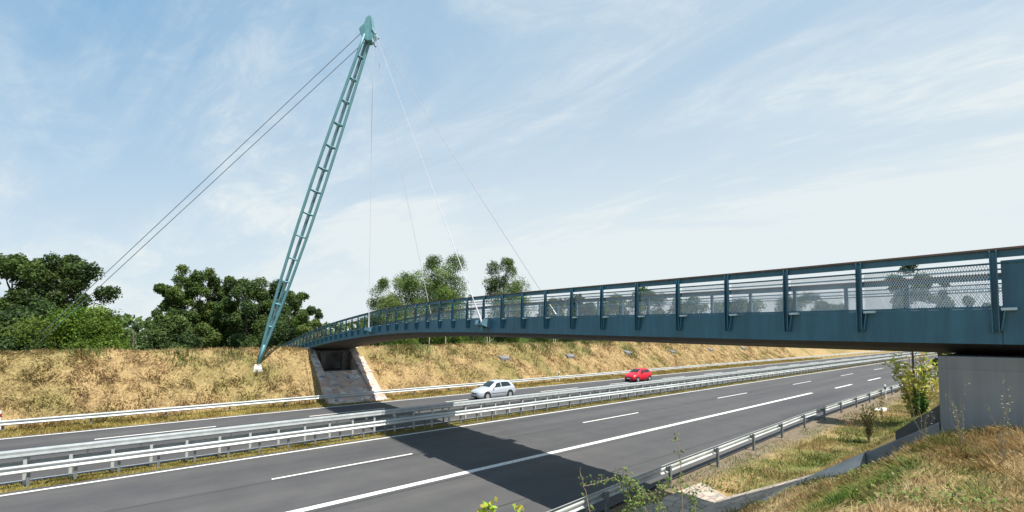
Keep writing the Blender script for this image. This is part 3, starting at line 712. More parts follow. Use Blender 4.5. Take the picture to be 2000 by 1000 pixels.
    for wx in P['wheels']:
        for sgn in (1, -1):
            r = P['r']; hw = P['W']/2
            a_ = MB(); a_.tube([(wx, sgn*(hw-.30), r+.03), (wx, sgn*(hw+.006), r+.03)], r+.06, 24); arch = a_.build('wheel_arch_shade', BLACK, root)  # black disc on the body side stands in for the shaded arch gap
            wh = bpy.data.objects.new('wheel', None); col.objects.link(wh); wh.parent = root
            t_ = MB(); t_.tube([(wx, sgn*(hw-.19), r), (wx, sgn*(hw-.02), r), (wx, sgn*(hw+.016), r)], [r, r, r-.03], 24); t_.build('tyre', RUB, wh)
            t_ = MB(); t_.tube([(wx, sgn*(hw+.01), r), (wx, sgn*(hw+.026), r)], [.2, .17], 16); t_.build('rim', RIM, wh)
    W_ = P['W']/2
    for sgn in (1, -1):
        m = MB(); z0 = .60 if kind == 'hatch' else .66
        P8 = []
        for (dx_, yy, zz) in ((.10,.42,z0-.04),(.20,.70,z0-.03),(.34,.76,z0+.10),(.20,.48,z0+.12)): P8.append((dx_-.045, sgn*yy, zz))
        m.hexa([(a+.14, b, c) for a, b, c in P8] + P8); m.build('headlight', paint('lamp_glass_'+kind, (.75,.77,.76), .15), root, bevel=.01)
        m = MB(); m.box((1.50, sgn*(W_-.03)-(.0 if sgn > 0 else .16), .94), (1.62, sgn*(W_-.03)+(.16 if sgn > 0 else 0), 1.06)); m.build('mirror', paintm, root, bevel=.03)
        xe = P['L']-.10; m = MB(); m.box((xe-.10, sgn*.72-.07, .72), (xe+.04, sgn*.72+.07, .92)); m.build('tail_light', paint('red_lamp_'+kind, (.4,.01,.01), .2), root, bevel=.02)
        m = MB(); yy = sgn*(W_+.004); m.box((1.28, min(yy, yy-sgn*.03), .50), (3.0, max(yy, yy-sgn*.03), .56)); m.build('side_moulding', paint('trim_'+kind, (.10,.11,.12), .5) if kind == 'hatch' else paintm, root)
        m = MB(); m.box((2.20, min(yy, yy-sgn*.05), .80), (2.36, max(yy, yy-sgn*.05), .83)); m.build('door_handle', paintm, root)
    m = MB(); m.box((-.018, -.34, .48), (.05, .34, .585)); m.build('grille', BLACK, root, bevel=.01)
    m = MB(); m.box((-.03, -.42, .25), (.06, .42, .35)); m.build('lower_intake', BLACK, root, bevel=.02)
    m = MB(); m.box((-.035, -.26, .385), (-.015, .26, .475)); m.build('number_plate', WHITE, root)
    if kind == 'hatch': MB().tube([(.02, 0, .60), (-.028, 0, .60)], .065, 16).build('badge', STEEL, root)
    return root
SILVER = paint('silver_car_paint', (.56,.60,.66), .28, .35, .03, 1, spec=.7)
RED = paint('red_car_paint', (.62,.012,.03), .28, 0, .04, 1, spec=.6)
make_car('hatch', 'small silver hatchback driving left on the far carriageway', 'car', SILVER, (21.2, 31.85, .01))
make_car('mini', 'bright red compact car following further back on the far carriageway', 'car', RED, (44.3, 32.75, .01))

# ------------------------------------------------------------------ street furniture on the verges
def delineator(x, y, label, red=False, hgt=.95):
    z0 = float(h(x, y)); t = thing('delineator_post', label, 'marker post', 'roadside marker posts', (x, y, z0))
    m = MB(); m.hexa([(-.06,-.05,-.1),(.06,-.05,-.1),(.06,.05,-.1),(-.06,.05,-.1),(-.05,-.04,hgt-.08),(.05,-.04,hgt-.02),(.05,.04,hgt-.02),(-.05,.04,hgt-.08)]); m.build('post', WHITE, t)
    m = MB(); m.box((-.062,-.052,hgt-.42),(.062,.052,hgt-.22)); m.build('band', paint('red_band',(.25,.02,.02)) if red else BLACK, t)
delineator(38.0, 38.35, 'white marker post with dark band behind the far guardrail right of the silver car', hgt=1.15)
delineator(-7.32, 38.4, 'white and dark red marker post at the left picture edge', True, 1.15)
delineator(50.3, 9.75, 'white marker post beside the near guardrail left of the lime green shrub', hgt=1.35)
delineator(100.0, 38.4, 'tiny white marker post far along the far guardrail', hgt=1.1)

SLAB = paint('slab_concrete', (.17,.165,.16), .9, 0, .2, 2, bump=.3)
bl = [(32.2,41.9,'beneath the nearest stake pair right of the abutment'),(43.6,41.9,'second from the left in the row on the far bank'),(56.4,41.9,'above and left of the red car'),(69,41.9,'above and right of the red car'),(82.3,41.9,'fifth in the row on the far bank'),(96.2,41.9,'sixth in the row on the far bank'),(126,41.9,'last and farthest on the far bank')]
for x, y, s in bl:
    z = float(h(x, y)); m = MB(); m.hexa([(-.75,-.35,-.45),(.75,-.35,-.45),(.75,.3,-.2),(-.75,.3,-.2),(-.7,-.35,.02),(.7,-.38,-.02),(.66,.3,.28),(-.66,.3,.3)])
    o = m.build('concrete_slab', SLAB, None, bevel=.04); o.location = (x, y, z+.06); tag(o, 'pale concrete slab on the dry slope, '+s, 'slab', 'concrete slabs on the far bank')
def stake(x, y, hgt, n, label):
    z0 = float(h(x, y)); t = thing('tree_stake', label, 'tree stake', 'tree support stakes on the far bank', (x, y, z0))
    for k in range(n):
        MB().tube([(k*.35-.17*(n-1), 0, -.2), (k*.35-.17*(n-1), 0, hgt)], .045, 6).build('stake', PALEWOOD, t)
    if n > 1:
        m = MB(); m.box((-.55,-.04,hgt-.10),(.55,.04,hgt+.02)); m.build('crossbar', PALEWOOD, t)
stake(31.5, 44.2, 1.7, 2, 'pale timber stake pair with a crossbar, directly above the nearest concrete slab')
stake(43.0, 44.3, 1.9, 2, 'timber stakes with crossbar above the second concrete slab')
stake(66.5, 44.0, 2.0, 2, 'stake pair half hidden under the bridge, above the red car')
stake(26.2, 45.5, 1.3, 1, 'single thin white stake standing upright under the bridge, left of the hanging bracket')
stake(24.3, 46.0, 1.5, 1, 'leftmost single white stake seen below the bridge soffit')
t = thing('timber_frame', 'weathered timber frame with a pale crossbar behind the lime green shrub beside the pier', 'timber frame', None, (60, 9.0, 0))
MB().beam((-.6,.75,3.5), (.6,-.45,3.5), .14, .14).build('crossbar', PALEWOOD, t)
MB().beam((.45,-.35,3.45), (.2,-1.1,-.1), .10, .10).build('leg', PALEWOOD, t)
MB().beam((-.4,.55,3.45), (-.4,.5,-.1), .10, .10).build('leg', PALEWOOD, t)
MB().beam((0,.1,3.45), (0,.1,-.1), .08, .08).build('leg', PALEWOOD, t)
m = MB(); m.hexa([(-.7,-.3,0),(.7,-.35,0),(.75,.3,0),(-.65,.35,0),(-.6,-.25,.13),(.6,-.3,.16),(.65,.25,.18),(-.6,.3,.12)]); o = m.build('stone_slab', paint('white_slab', (.70,.66,.60), .8), None, bevel=.03); o.location = (43.0, 8.6, float(h(43, 8.6))); tag(o, 'white flat stone slab lying in the verge grass between two shrubs', 'stone slab')

# ------------------------------------------------------------------ trees
def leaf_cards(P, nrm, size, C, asp=1.0, jit=.9):
    """quads at P with normals ~ nrm; returns V,F,C"""
    n = len(P); nr = nrm + rng.normal(0, jit, (n, 3)); nr /= np.linalg.norm(nr, axis=1)[:, None]+1e-9
    a = rng.normal(0, 1, (n, 3)); a -= nr*np.sum(a*nr, 1)[:, None]; a /= np.linalg.norm(a, axis=1)[:, None]+1e-9
    b = np.cross(nr, a); s = (size*rng.uniform(.6, 1.35, n))[:, None]
    v = np.stack([P-a*s*.5*asp, P-b*s*.32+a*s*.02, P+a*s*.5*asp, P+b*s*.32+a*s*.02], 1).reshape(-1, 3)
    f = np.arange(4*n).reshape(n, 4); return v, f, np.repeat(C, 4, 0)
def make_tree(name, label, x, y, hgt, wid, base, nblob, nleaf, lsize, cols, shape='round', z0=None, trunk_r=.25, group=None, cat='tree', gaps=.0, seed=0, bscale=1.0, mat=None):
    r_ = np.random.default_rng(seed+100); z0 = float(h(x, y))-.1 if z0 is None else z0
    t = thing(name, label, cat, group, (x, y, z0))
    ch = hgt-base
    # blob centres inside the crown envelope
    B = []; tries = 0
    while len(B) < nblob and tries < 20000:
        tries += 1
        u = r_.uniform(0.02, .98); a = r_.uniform(0, 2*math.pi)
        if shape == 'round': env = math.sqrt(max(0, 1-((u-.45)/.58)**2))
        elif shape == 'column': env = .95*min(1, (u+.08)*4)*(1-max(0, (u-.72)/.28)**2*.75)
        elif shape == 'cone': env = (1-u)*.95+.06
        elif shape == 'bush': env = math.sqrt(max(0, 1-u**2.0))
        else: env = .55+.45*math.sin(math.pi*min(1, u*1.05))
        q_ = math.sqrt(r_.uniform(.05 if shape != 'column' else .0, 1))*env
        wob = 1 + .22*math.sin(3*a+seed)+.14*math.sin(5*a+seed*2.3)
        p = np.array([math.cos(a)*q_*wid/2*wob*.93, math.sin(a)*q_*wid/2*wob*.93, base+u*ch*.97])
        B.append((p, r_.uniform(.6, 1.2)*wid*.165*bscale))
    nleaf = int(nleaf*2.4); lsize *= .62; rad_ = np.array([b[1] for b in B]); wts = rad_**2; wts /= wts.sum(); cnt = r_.multinomial(nleaf, wts)
    P = []; Nn = []; C = []; cols = np.array(cols)
    for (p, rr), k in zip(B, cnt):
        d = r_.normal(0, 1, (k, 3)); d /= np.linalg.norm(d, axis=1)[:, None]; d[:, 2] = np.where((d[:, 2] < -.2) & (r_.random(k) < .45), -d[:, 2], d[:, 2])
        lump = 1 + .45*np.sin(d[:, :1]*5+p[0]*3)*np.sin(d[:, 1:2]*5+p[1]*3)*np.sin(d[:, 2:3]*4+p[2]*3)
        q_ = p + d*rr*(r_.uniform(.25, 1.0, (k, 1))**.45)*lump*np.array([1, 1, 1.05])
        if gaps: keep = r_.random(k) > gaps*(.5+.5*np.sin(q_[:, 0]*2.1+seed)*np.sin(q_[:, 2]*1.9)); q_ = q_[keep]; d = d[keep]
        P.append(q_); Nn.append(d*.8+np.array([0, 0, .35]))
        bc = cols[r_.integers(len(cols))]*r_.uniform(.75, 1.25); C.append(bc*r_.uniform(.7, 1.35, (len(q_), 1))*r_.uniform(.92, 1.08, (len(q_), 3)))
    bc_ = np.array([b[0] for b in B]); ne = int(nleaf*.15); pick_ = r_.integers(0, len(B), ne)
    pe = r_.normal(0, 1, (ne, 3)); pe /= np.linalg.norm(pe, axis=1)[:, None]; pe = bc_[pick_]+pe*rad_[pick_][:, None]*(r_.random((ne, 1))**.5)*1.22; pe[:, 2] = np.maximum(pe[:, 2], .2)
    P.append(pe); Nn.append(np.tile([0, 0, .6], (ne, 1))); C.append(cols[r_.integers(0, len(cols), ne)]*r_.uniform(.7, 1.35, (ne, 1)))
    v, f, c = leaf_cards(np.concatenate(P), np.concatenate(Nn), lsize, np.concatenate(C))
    np_mesh('crown', v, f, mat or LEAF, t, C=c)
    m = MB(); lean = r_.uniform(-.02, .02, 2)*hgt; tp = base+ch*.75
    m.tube([(0,0,-.3), (lean[0]*.3, lean[1]*.3, base*.6), (lean[0]*.7, lean[1]*.7, base+ch*.3), (lean[0], lean[1], tp)], [trunk_r*1.25, trunk_r, trunk_r*.6, trunk_r*.12], 8)
    for i in np.argsort(-rad_)[:min(16, nblob)]:
        p = B[i][0]; s0 = min(max(base*.7, p[2]-r_.uniform(.12, .35)*ch-.5), tp*.9); k = s0/tp
        a = Vector((lean[0]*k, lean[1]*k, s0)); b = Vector(p); mid = (a+b)/2+Vector((0,0,-.03*ch)); rr = trunk_r*(.42*(1-k*.6))
        m.tube([a, mid, b], [rr, rr*.6, rr*.15], 5, cap=False)
    m.build('trunk', BARK, t, smooth=True)
    return t
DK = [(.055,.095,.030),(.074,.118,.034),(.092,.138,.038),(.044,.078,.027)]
MD = [(.080,.130,.030),(.105,.160,.036),(.066,.112,.026),(.125,.175,.045)]
LT = [(.105,.180,.024),(.130,.205,.028),(.080,.145,.020),(.150,.215,.034)]
OL = [(.13,.19,.055),(.16,.21,.06),(.10,.16,.045)]
PO = [(.11,.18,.035),(.14,.21,.045),(.08,.145,.03),(.055,.10,.025)]
# pixel helper: where the sight line of a photo pixel column meets depth line y
cyw, syw = math.cos(yaw), math.sin(yaw)
def ground_x(px, y):   # x of the point on line 'y' seen in photo column px
    fx = (px-1000)/850; dxx = cyw+fx*syw; dyy = syw-fx*cyw
    return y*dxx/dyy
def place(px, py_top, wpx, y, name, label, **kw):
    x = ground_x(px, y); depth = x*cyw+y*syw; z0 = kw.pop('z0', None); z0 = float(h(x, y))-.1 if z0 is None else z0
    hgt = H + (657-py_top)*depth/850 - z0; wid = wpx*depth/850
    kw.setdefault('base', hgt*.22)
    return make_tree(name, label, x, y, hgt, wid, z0=z0, **kw)
G1 = 'big trees behind the left end of the far bank'
place(22, 498, 120, 84, 'broadleaf_tree', 'large dark broadleaf tree cut by the left picture edge', nblob=52, nleaf=15000, lsize=.50, cols=DK+MD[:2], shape='oval', base=1.5, group=G1, seed=1, gaps=.3, trunk_r=.4, bscale=.8)
place(130, 500, 128, 80, 'broadleaf_tree', 'large dark tree with open gaps, behind the end of the back stays', nblob=46, nleaf=13500, lsize=.46, cols=DK+MD[:2], shape='oval', base=4.0, group=G1, seed=2, gaps=.35, trunk_r=.35, bscale=.78)
place(70, 585, 120, 92, 'broadleaf_tree', 'low dark tree filling in between the two large left trees', nblob=26, nleaf=9000, lsize=.5, cols=DK, shape='bush', base=.5, group=G1, seed=3)
place(10, 600, 120, 66, 'broadleaf_tree', 'shaded low tree at the bottom left corner of the tree line', nblob=24, nleaf=9000, lsize=.45, cols=DK, shape='bush', base=.4, group=G1, seed=31)
place(165, 612, 150, 60, 'maple_bush', 'bright green rounded maple bush in front of the left trees', nblob=48, nleaf=15000, lsize=.32, cols=LT, shape='bush', base=.3, cat='bush', seed=4, trunk_r=.12)
place(228, 636, 56, 61, 'maple_bush', 'taller right shoulder of bright green bushes beside the big maple bush', nblob=18, nleaf=5000, lsize=.32, cols=LT[:1]+MD, shape='bush', base=.3, cat='bush', seed=5, trunk_r=.1)
place(262, 632, 26, 120, 'broadleaf_tree', 'small distant pale green tree in the gap between the two left tree groups', nblob=14, nleaf=1800, lsize=.5, cols=[(.14,.20,.10),(.11,.16,.08)], shape='round', base=1.5, seed=6)
place(306, 662, 50, 74, 'hedge_bush', 'dark shadowy bush at the left foot of the second tree group', nblob=16, nleaf=5000, lsize=.42, cols=DK, shape='bush', base=.2, cat='bush', seed=7)
G2 = 'row of trees behind the mast foot'
for i, (px, top_, wd, yy, lab, cl, sh) in enumerate([
    (334, 552, 66, 78, 'leftmost tree of the row left of the mast, slim with olive leaves', MD+DK[:1], 'oval'),
    (386, 520, 92, 80, 'tallest tree of the row left of the mast, rounded top', MD, 'oval'),
    (434, 540, 72, 82, 'middle tree of the row left of the mast, mid green', MD+DK[:2], 'oval'),
    (480, 544, 92, 78, 'dark dense tree just left of the mast', DK+MD[:1], 'oval'),
    (535, 550, 92, 80, 'tree directly behind the foot of the mast', DK+MD[:2], 'oval'),
    (573, 572, 62, 76, 'tree just right of the mast foot with mid green edge', MD+DK[:1], 'oval')]):
    place(px, top_, wd, yy, 'broadleaf_tree', lab, nblob=44, nleaf=12000, lsize=.42, cols=cl, shape=sh, base=2.0, group=G2, seed=10+i, gaps=.34, trunk_r=.32, bscale=.80)
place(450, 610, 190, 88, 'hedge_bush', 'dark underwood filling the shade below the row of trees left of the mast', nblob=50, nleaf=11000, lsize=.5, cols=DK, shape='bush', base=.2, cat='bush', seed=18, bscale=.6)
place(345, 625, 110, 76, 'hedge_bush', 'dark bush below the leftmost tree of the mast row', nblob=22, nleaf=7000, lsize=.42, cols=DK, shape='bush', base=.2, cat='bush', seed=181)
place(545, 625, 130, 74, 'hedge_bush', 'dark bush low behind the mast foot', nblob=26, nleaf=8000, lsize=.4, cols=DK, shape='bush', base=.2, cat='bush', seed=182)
place(592, 608, 46, 70, 'walnut_tree', 'small yellow-green tree above the far end of the bridge', nblob=22, nleaf=4500, lsize=.32, cols=PO+OL, shape='bush', base=.6, seed=19, trunk_r=.1)
place(622, 602, 17, 150, 'poplar_tree', 'slim dark conical poplar standing alone right of the mast', nblob=26, nleaf=4000, lsize=.42, cols=DK, shape='column', base=1, seed=20, bscale=1.6)
G3 = 'trees rising above the middle of the bridge'
place(757, 541, 100, 72, 'birch_tree', 'light airy tree with sparse crown, leftmost above the bridge', nblob=40, nleaf=7500, lsize=.30, cols=OL, shape='bush', base=1, group=G3, seed=21, gaps=.25, trunk_r=.14, bscale=.7)
place(718, 610, 40, 70, 'birch_tree', 'small sparse pale tree peeking over the curved railing', nblob=18, nleaf=1500, lsize=.28, cols=OL, shape='round', base=1.4, group=G3, seed=22, gaps=.5, trunk_r=.1)
place(808, 540, 120, 76, 'broadleaf_tree', 'mid green tree between the airy tree and the two poplars', nblob=44, nleaf=14000, lsize=.36, cols=MD+PO, shape='bush', base=1, group=G3, seed=23, gaps=.15)
place(846, 500, 52, 80, 'poplar_tree', 'left one of two tall bright poplars above the bridge', nblob=40, nleaf=8500, lsize=.36, cols=PO, shape='column', base=2, group=G3, seed=24, gaps=.15, bscale=1.7)
place(884, 500, 60, 80, 'poplar_tree', 'right one of two tall bright poplars above the bridge, behind the slanting cable', nblob=40, nleaf=9000, lsize=.36, cols=PO+MD[:1], shape='column', base=2, group=G3, seed=25, gaps=.2, bscale=1.6)
place(922, 548, 24, 78, 'birch_tree', 'thin nearly bare young tree right of the two poplars', nblob=16, nleaf=500, lsize=.30, cols=MD, shape='oval', base=2, group=G3, seed=26, gaps=.5, trunk_r=.07)
place(985, 505, 92, 84, 'oak_tree', 'rounded dark green oak standing alone behind the bridge railing', nblob=46, nleaf=10500, lsize=.40, cols=DK[1:3]+MD, shape='round', base=4, seed=27, gaps=.25, trunk_r=.3, bscale=.8)
place(1005, 556, 120, 76, 'hedge_bush', 'green bush at the foot of the lone oak', nblob=26, nleaf=7000, lsize=.36, cols=PO+MD, shape='bush', base=.3, cat='bush', seed=28)
place(765, 580, 120, 68, 'hedge_bush', 'pale green underwood below the airy tree, left above the bridge', nblob=30, nleaf=7000, lsize=.3, cols=OL+PO, shape='bush', base=.3, cat='bush', seed=29, gaps=.15)
place(865, 560, 110, 72, 'hedge_bush', 'green underwood between the two tall poplars and the railing', nblob=30, nleaf=9000, lsize=.34, cols=MD+PO, shape='bush', base=.3, cat='bush', seed=30)
G4 = 'bushes seen between bridge and far bank'
for i, (px, tp_, wd) in enumerate([(735,640,70),(790,640,70),(840,645,60),(885,640,60),(925,645,50),(965,640,60),(1010,645,60),(1060,650,60),(1110,652,50)]):
    place(px, tp_-16, wd+18, 53+(i % 3)*2, 'hedge_bush', '%s bush %s beneath the bridge soffit' % (['dark','bright green','mid green','lime green','olive','deep green','yellow-green','dull green','low dark'][i], ['at the far left','second from the left','third from the left','fourth from the left','in the middle','behind the first stake pair','right of the first stake pair','near the second stakes','farthest right'][i]), nblob=18, nleaf=5000, lsize=.26, cols=[DK,LT,MD,LT,OL+MD,DK,PO,MD,DK][i], shape='bush', base=.1, group=G4, cat='bush', seed=40+i, trunk_r=.08)
G5 = 'trees behind the motorway seen through the railing mesh'
for i, (px, tp_, wd, yy) in enumerate([(1080,585,70,66),(1135,575,70,68),(1190,572,80,66),(1245,566,84,70),(1300,578,80,66),(1345,588,70,64),(1392,592,70,66),(1440,588,75,64),(1490,590,70,62),(1545,584,80,64),(1590,574,60,64),(1640,592,44,60)]):
    ord_ = ['first','second','third','fourth','fifth','sixth','seventh','eighth','ninth','tenth','eleventh','twelfth'][i]
    place(px, tp_, wd, yy, 'broadleaf_tree', '%s tree from the left in the belt seen through the railing mesh' % ord_, nblob=26, nleaf=5200, lsize=.55+.03*i, cols=[MD,DK,PO][i % 3]+DK[:1], shape='round' if i % 2 else 'oval', base=1, group=G5, seed=60+i, trunk_r=.25)
place(1783, 517, 92, 5.5, 'broadleaf_tree', 'large dark tree seen through the mesh right of the shrub top', nblob=38, nleaf=9000, lsize=.20, cols=DK+MD[:1], shape='round', base=5.2, seed=80, gaps=.4, bscale=.8, trunk_r=.06)
place(1842, 545, 42, 4.4, 'broadleaf_tree', 'slimmer tree with open crown beside the large one behind the mesh', nblob=20, nleaf=2600, lsize=.28, cols=DK+MD[:2], shape='oval', base=2, seed=81, gaps=.4)
place(1892, 572, 36, 3.9, 'conifer_tree', 'small conifer seen low through the last mesh panel', nblob=24, nleaf=2600, lsize=.24, cols=DK, shape='cone', base=.6, seed=82)
place(1930, 582, 30, 2.6, 'conifer_tree', 'rightmost little conifer, partly behind the last railing post', nblob=20, nleaf=2200, lsize=.2, cols=DK, shape='cone', base=.6, seed=83)

# far-off wood closing the horizon
P = []; C = []
for a0, a1, rr_ in ((-300, 900, 190), (900, 2400, 420)):
    pass
n = 60000; xx = rng.uniform(-420, 1500, n); yy = 150+np.maximum(0, xx)*.02+rng.uniform(0, 14, n); hh = 5.2+6*fbm(xx, yy*0, .035, 41)+2.4*fbm(xx, yy*0, .2, 45)+np.clip(xx-120,0,1e9)*.012
zz = 2.2+rng.random(n)**.6*hh*.9
v, f, c = leaf_cards(np.stack([xx, yy, zz], 1), np.tile([0,-.6,.5], (n, 1)), 1.7+np.maximum(0, xx)*.0012, np.array(DK+MD)[rng.integers(0, 8, n)]*rng.uniform(.8, 1.3, (n, 1)))
tag(np_mesh('distant_wood', v, f, LEAF, C=c), 'far-off line of woodland closing the horizon behind the trees', 'wood', kind='stuff')

# ------------------------------------------------------------------ near shrubs and weeds
def shrub(name, label, x, y, hgt, wid, nst, nleaf, lsize, cols, seed=0, z0=None, cat='shrub', up=.8, stem_r=.02, droop=0, lo=.25, group=None):
    r_ = np.random.default_rng(seed+500); z0 = float(h(x, y))-.03 if z0 is None else z0
    t = thing(name, label, cat, group, (x, y, z0)); m = MB(); P = []; C = []; cols = np.array(cols)
    for i in range(nst):
        a = r_.uniform(0, 2*math.pi); sp = r_.uniform(.1, 1)**.6*wid/2; hh = hgt*r_.uniform(.6, 1)
        pts = [Vector((math.cos(a)*.08*wid*r_.random(), math.sin(a)*.08*wid*r_.random(), 0))]
        K = 6
        for k in range(1, K+1):
            u = k/K; pts.append(Vector((math.cos(a)*sp*u**1.3+r_.normal(0, .02)*hgt, math.sin(a)*sp*u**1.3+r_.normal(0, .02)*hgt, hh*(u - droop*u**3))))
        m.tube(pts, [stem_r*(1-.8*k/K) for k in range(K+1)], 5, cap=False)
        for k in range(max(1, nleaf//nst)):
            u = lo+(1-lo)*r_.random(); q_ = u*K; j = min(int(q_), K-1); p = pts[j].lerp(pts[j+1], q_-j)
            off = r_.normal(0, 1, 3); off /= np.linalg.norm(off); P.append(np.array(p)+off*wid*.11*r_.random()**.6)
            C.append(cols[r_.integers(len(cols))]*r_.uniform(.75, 1.3))
    m.build('stems', TWIG, t, smooth=True)
    v, f, c = leaf_cards(np.array(P), np.tile([0,0,up], (len(P), 1)), lsize, np.array(C), jit=.7)
    np_mesh('leaves', v, f, LEAF_NEAR, t, C=c)
    return t
LIME = [(.34,.38,.06),(.40,.42,.07),(.26,.33,.06),(.42,.34,.10)]
shrub('elder_shrub', 'lime green leafy shrub left of the grey pier', 36.0, 5.55, 4.1, 3.7, 26, 1000, .28, LIME, 1, stem_r=.035, lo=.12)
shrub('elder_shrub', 'dark green ivy-like clump at the foot of the lime green shrub', 35.0, 5.15, 1.6, .9, 12, 500, .17, [(.05,.14,.02),(.08,.2,.03)], 12, stem_r=.02, lo=.1)
shrub('dry_shrub', 'upright olive and brown shrub in front of the near guardrail', 29.0, 6.35, 2.2, 1.0, 16, 700, .11, [(.11,.12,.035),(.15,.12,.05),(.09,.11,.03)], 2, stem_r=.02)
shrub('dry_shrub', 'thin reddish twig plant rising over the guardrail left of the olive shrub', 28.4, 7.0, 2.1, 1.4, 4, 60, .1, [(.22,.12,.05),(.18,.10,.05)], 3, stem_r=.012, lo=.6)
shrub('dry_shrub', 'small rusty-topped plant between the olive shrub and the lime shrub', 38, 7.6, 2.0, .8, 7, 160, .12, [(.25,.15,.06),(.20,.18,.05)], 4, stem_r=.012)
BR = [(.13,.19,.05),(.18,.24,.07),(.10,.16,.04)]
def bramble(pts, seed, label, nl=34, ls=.040, r=.007, cols=BR, name='bramble_shoot', group='bramble shoots in the foreground'):
    r_ = np.random.default_rng(seed+900); P0 = Vector(pts[0]); t = thing(name, label, 'bramble', group, P0)
    q_ = [Vector(p)-P0 for p in pts]; fine = []
    for i in range(len(q_)-1):
        for k in range(5): fine.append(q_[i].lerp(q_[i+1], k/5)+Vector(r_.normal(0, .012, 3)))
    fine.append(q_[-1]); m = MB(); n_ = len(fine); m.tube(fine, [r*(1-.65*i/n_) for i in range(n_)], 5, cap=False); P = []; C = []
    for i in range(int(nl*1.2)):
        u = r_.uniform(.15, 1)*(n_-1); j = min(int(u), n_-2); p = fine[j].lerp(fine[j+1], u-j)
        d = Vector(r_.normal(0, 1, 3)).normalized()*r_.uniform(.03, .09)
        m.tube([p, p+d], [.002, .001], 3, cap=False)
        for s_ in range(3): P.append(np.array(p+d)+r_.normal(0, .02, 3)); C.append(np.array(cols[r_.integers(len(cols))])*r_.uniform(.8, 1.3))
    m.build('stem', TWIG, t, smooth=True)
    v, f, c = leaf_cards(np.array(P), np.tile([-.3,-.3,.6], (len(P), 1)), ls, np.array(C), asp=1.0, jit=.6); np_mesh('leaves', v, f, LEAF_NEAR, t, C=c)
def pix(px, py, d):   # point on a photo pixel's sight line at horizontal depth d (metres along the view axis)
    X_ = (px-1000)/850*d; cp, sp = math.cos(pitch), math.sin(pitch); yv = -(py-620)/850*d
    fw = cp*d - sp*yv; up = sp*d + cp*yv
    return (fw*cyw+X_*syw, fw*syw-X_*cyw, H+up)
D = 5.2
bramble([pix(1250,1150,D), pix(1250,1040,D), pix(1232,975,D), pix(1206,930,D), pix(1195,900,D), pix(1140,912,D)] [:4]+[pix(1136,950,D)], 1, 'foreground bramble shoot arching left over the guardrail', 40)
bramble([pix(1160,1150,D), pix(1152,1000,D), pix(1140,950,D), pix(1134,912,D)], 2, 'thin bare-tipped bramble shoot crossing the bridge shadow', 10)
bramble([pix(1300,1150,D), pix(1262,1000,D), pix(1246,955,D), pix(1215,925,D)], 3, 'bramble shoot with pale leaves bending left beside the shaded verge', 60)
bramble([pix(1350,1150,D), pix(1300,1020,D), pix(1280,960,D), pix(1290,905,D), pix(1330,930,D)][:3]+[pix(1335,935,D)], 4, 'bramble shoot reaching right across the paved toe', 55)
bramble([pix(1400,1160,D+.4), pix(1360,1000,D+.4), pix(1345,960,D+.4), pix(1400,945,D+.4)], 5, 'low bramble shoot right of the paved toe', 50)
bramble([pix(1200,1160,D-.4), pix(1215,1020,D-.4), pix(1240,985,D-.4), pix(1262,960,D-.4)], 6, 'dense short bramble tip at the bottom picture edge', 60)
bramble([pix(1345,1160,D+.6), pix(1330,960,D+.6), pix(1328,890,D+.6), pix(1318,838,D+.6)], 7, 'tall wispy bramble tip standing above the near guardrail', 9, .05)
BUD = [(.30,.42,.05),(.40,.36,.06),(.24,.36,.04)]
bramble([pix(1020,1150,3.6), pix(1010,1040,3.6), pix(1012,1005,3.6), pix(1006,982,3.6)], 8, 'bright yellow-green leafy tip poking up at the bottom edge', 26, .05, .006, BUD)
bramble([pix(940,1150,3.6), pix(942,1040,3.6), pix(945,1008,3.6), pix(960,992,3.6)], 9, 'lower yellow-green leafy tip left of the brighter one at the bottom edge', 26, .05, .006, BUD)

# tall weeds by the pier
for i, (x, y, hg, lab) in enumerate([(9.8,1.0,1.2,'tall pale seed-head weed in front of the pier middle'),(9.4,.55,1.42,'tallest white-flowered weed before the right part of the pier'),(10.1,1.5,1.0,'short weed against the left edge of the pier'),(9.7,.2,1.27,'yellowish weed stalk rightmost before the pier')]):
    shrub('weed', lab, x, y, hg, .36, 5, 90, .028, [(.20,.25,.09),(.38,.36,.26),(.30,.30,.12)], 20+i, cat='weed', stem_r=.005, lo=.3, group='tall weeds in front of the pier')

# ------------------------------------------------------------------ grass
def blades(name, x, y, hgt, wid, colr, label, tilt=.6, zoff=0, cat='grass'):
    n = len(x); z = h(x, y)+zoff; a = rng.uniform(0, 2*math.pi, n); lean = rng.normal(0, tilt*.55, (n, 2)) + np.stack([fbm(x, y, 1.1, 101)-.5, fbm(x, y, 1.1, 111)-.5], 1)*5.5*tilt; hh = hgt*rng.uniform(.5, 1.4, n); ww = wid*rng.uniform(.6, 1.4, n)
    dx_, dy_ = np.cos(a)*ww/2, np.sin(a)*ww/2; P = np.stack([x, y, z-.02], 1); s_ = np.stack([dx_, dy_, np.zeros(n)], 1)
    nrm = 1/np.sqrt(1+lean[:, 0]**2+lean[:, 1]**2)
    tip = P + np.stack([lean[:, 0]*hh*nrm, lean[:, 1]*hh*nrm, hh*nrm+.02], 1); mid = P + (tip-P)*.55 + np.stack([np.zeros(n), np.zeros(n), hh*.10], 1)
    Vv = np.stack([P-s_, P+s_, mid+s_*.8, tip, mid-s_*.8], 1).reshape(-1, 3); f = np.arange(5*n).reshape(n, 5)
    return tag(np_mesh(name, Vv, f, GRASS, C=np.repeat(colr, 5, 0)), label, cat, kind='stuff')
def notcut(x, y): return ~((x > 10.55) & (x < 15.9) & (y > 36.8) & (y < 48)) & ~((x > 10.75) & (x < 15.2) & (y < 8.7)) & ~((x > 13.2) & (x < 16.1) & (y > 7.3) & (y < 8.7))
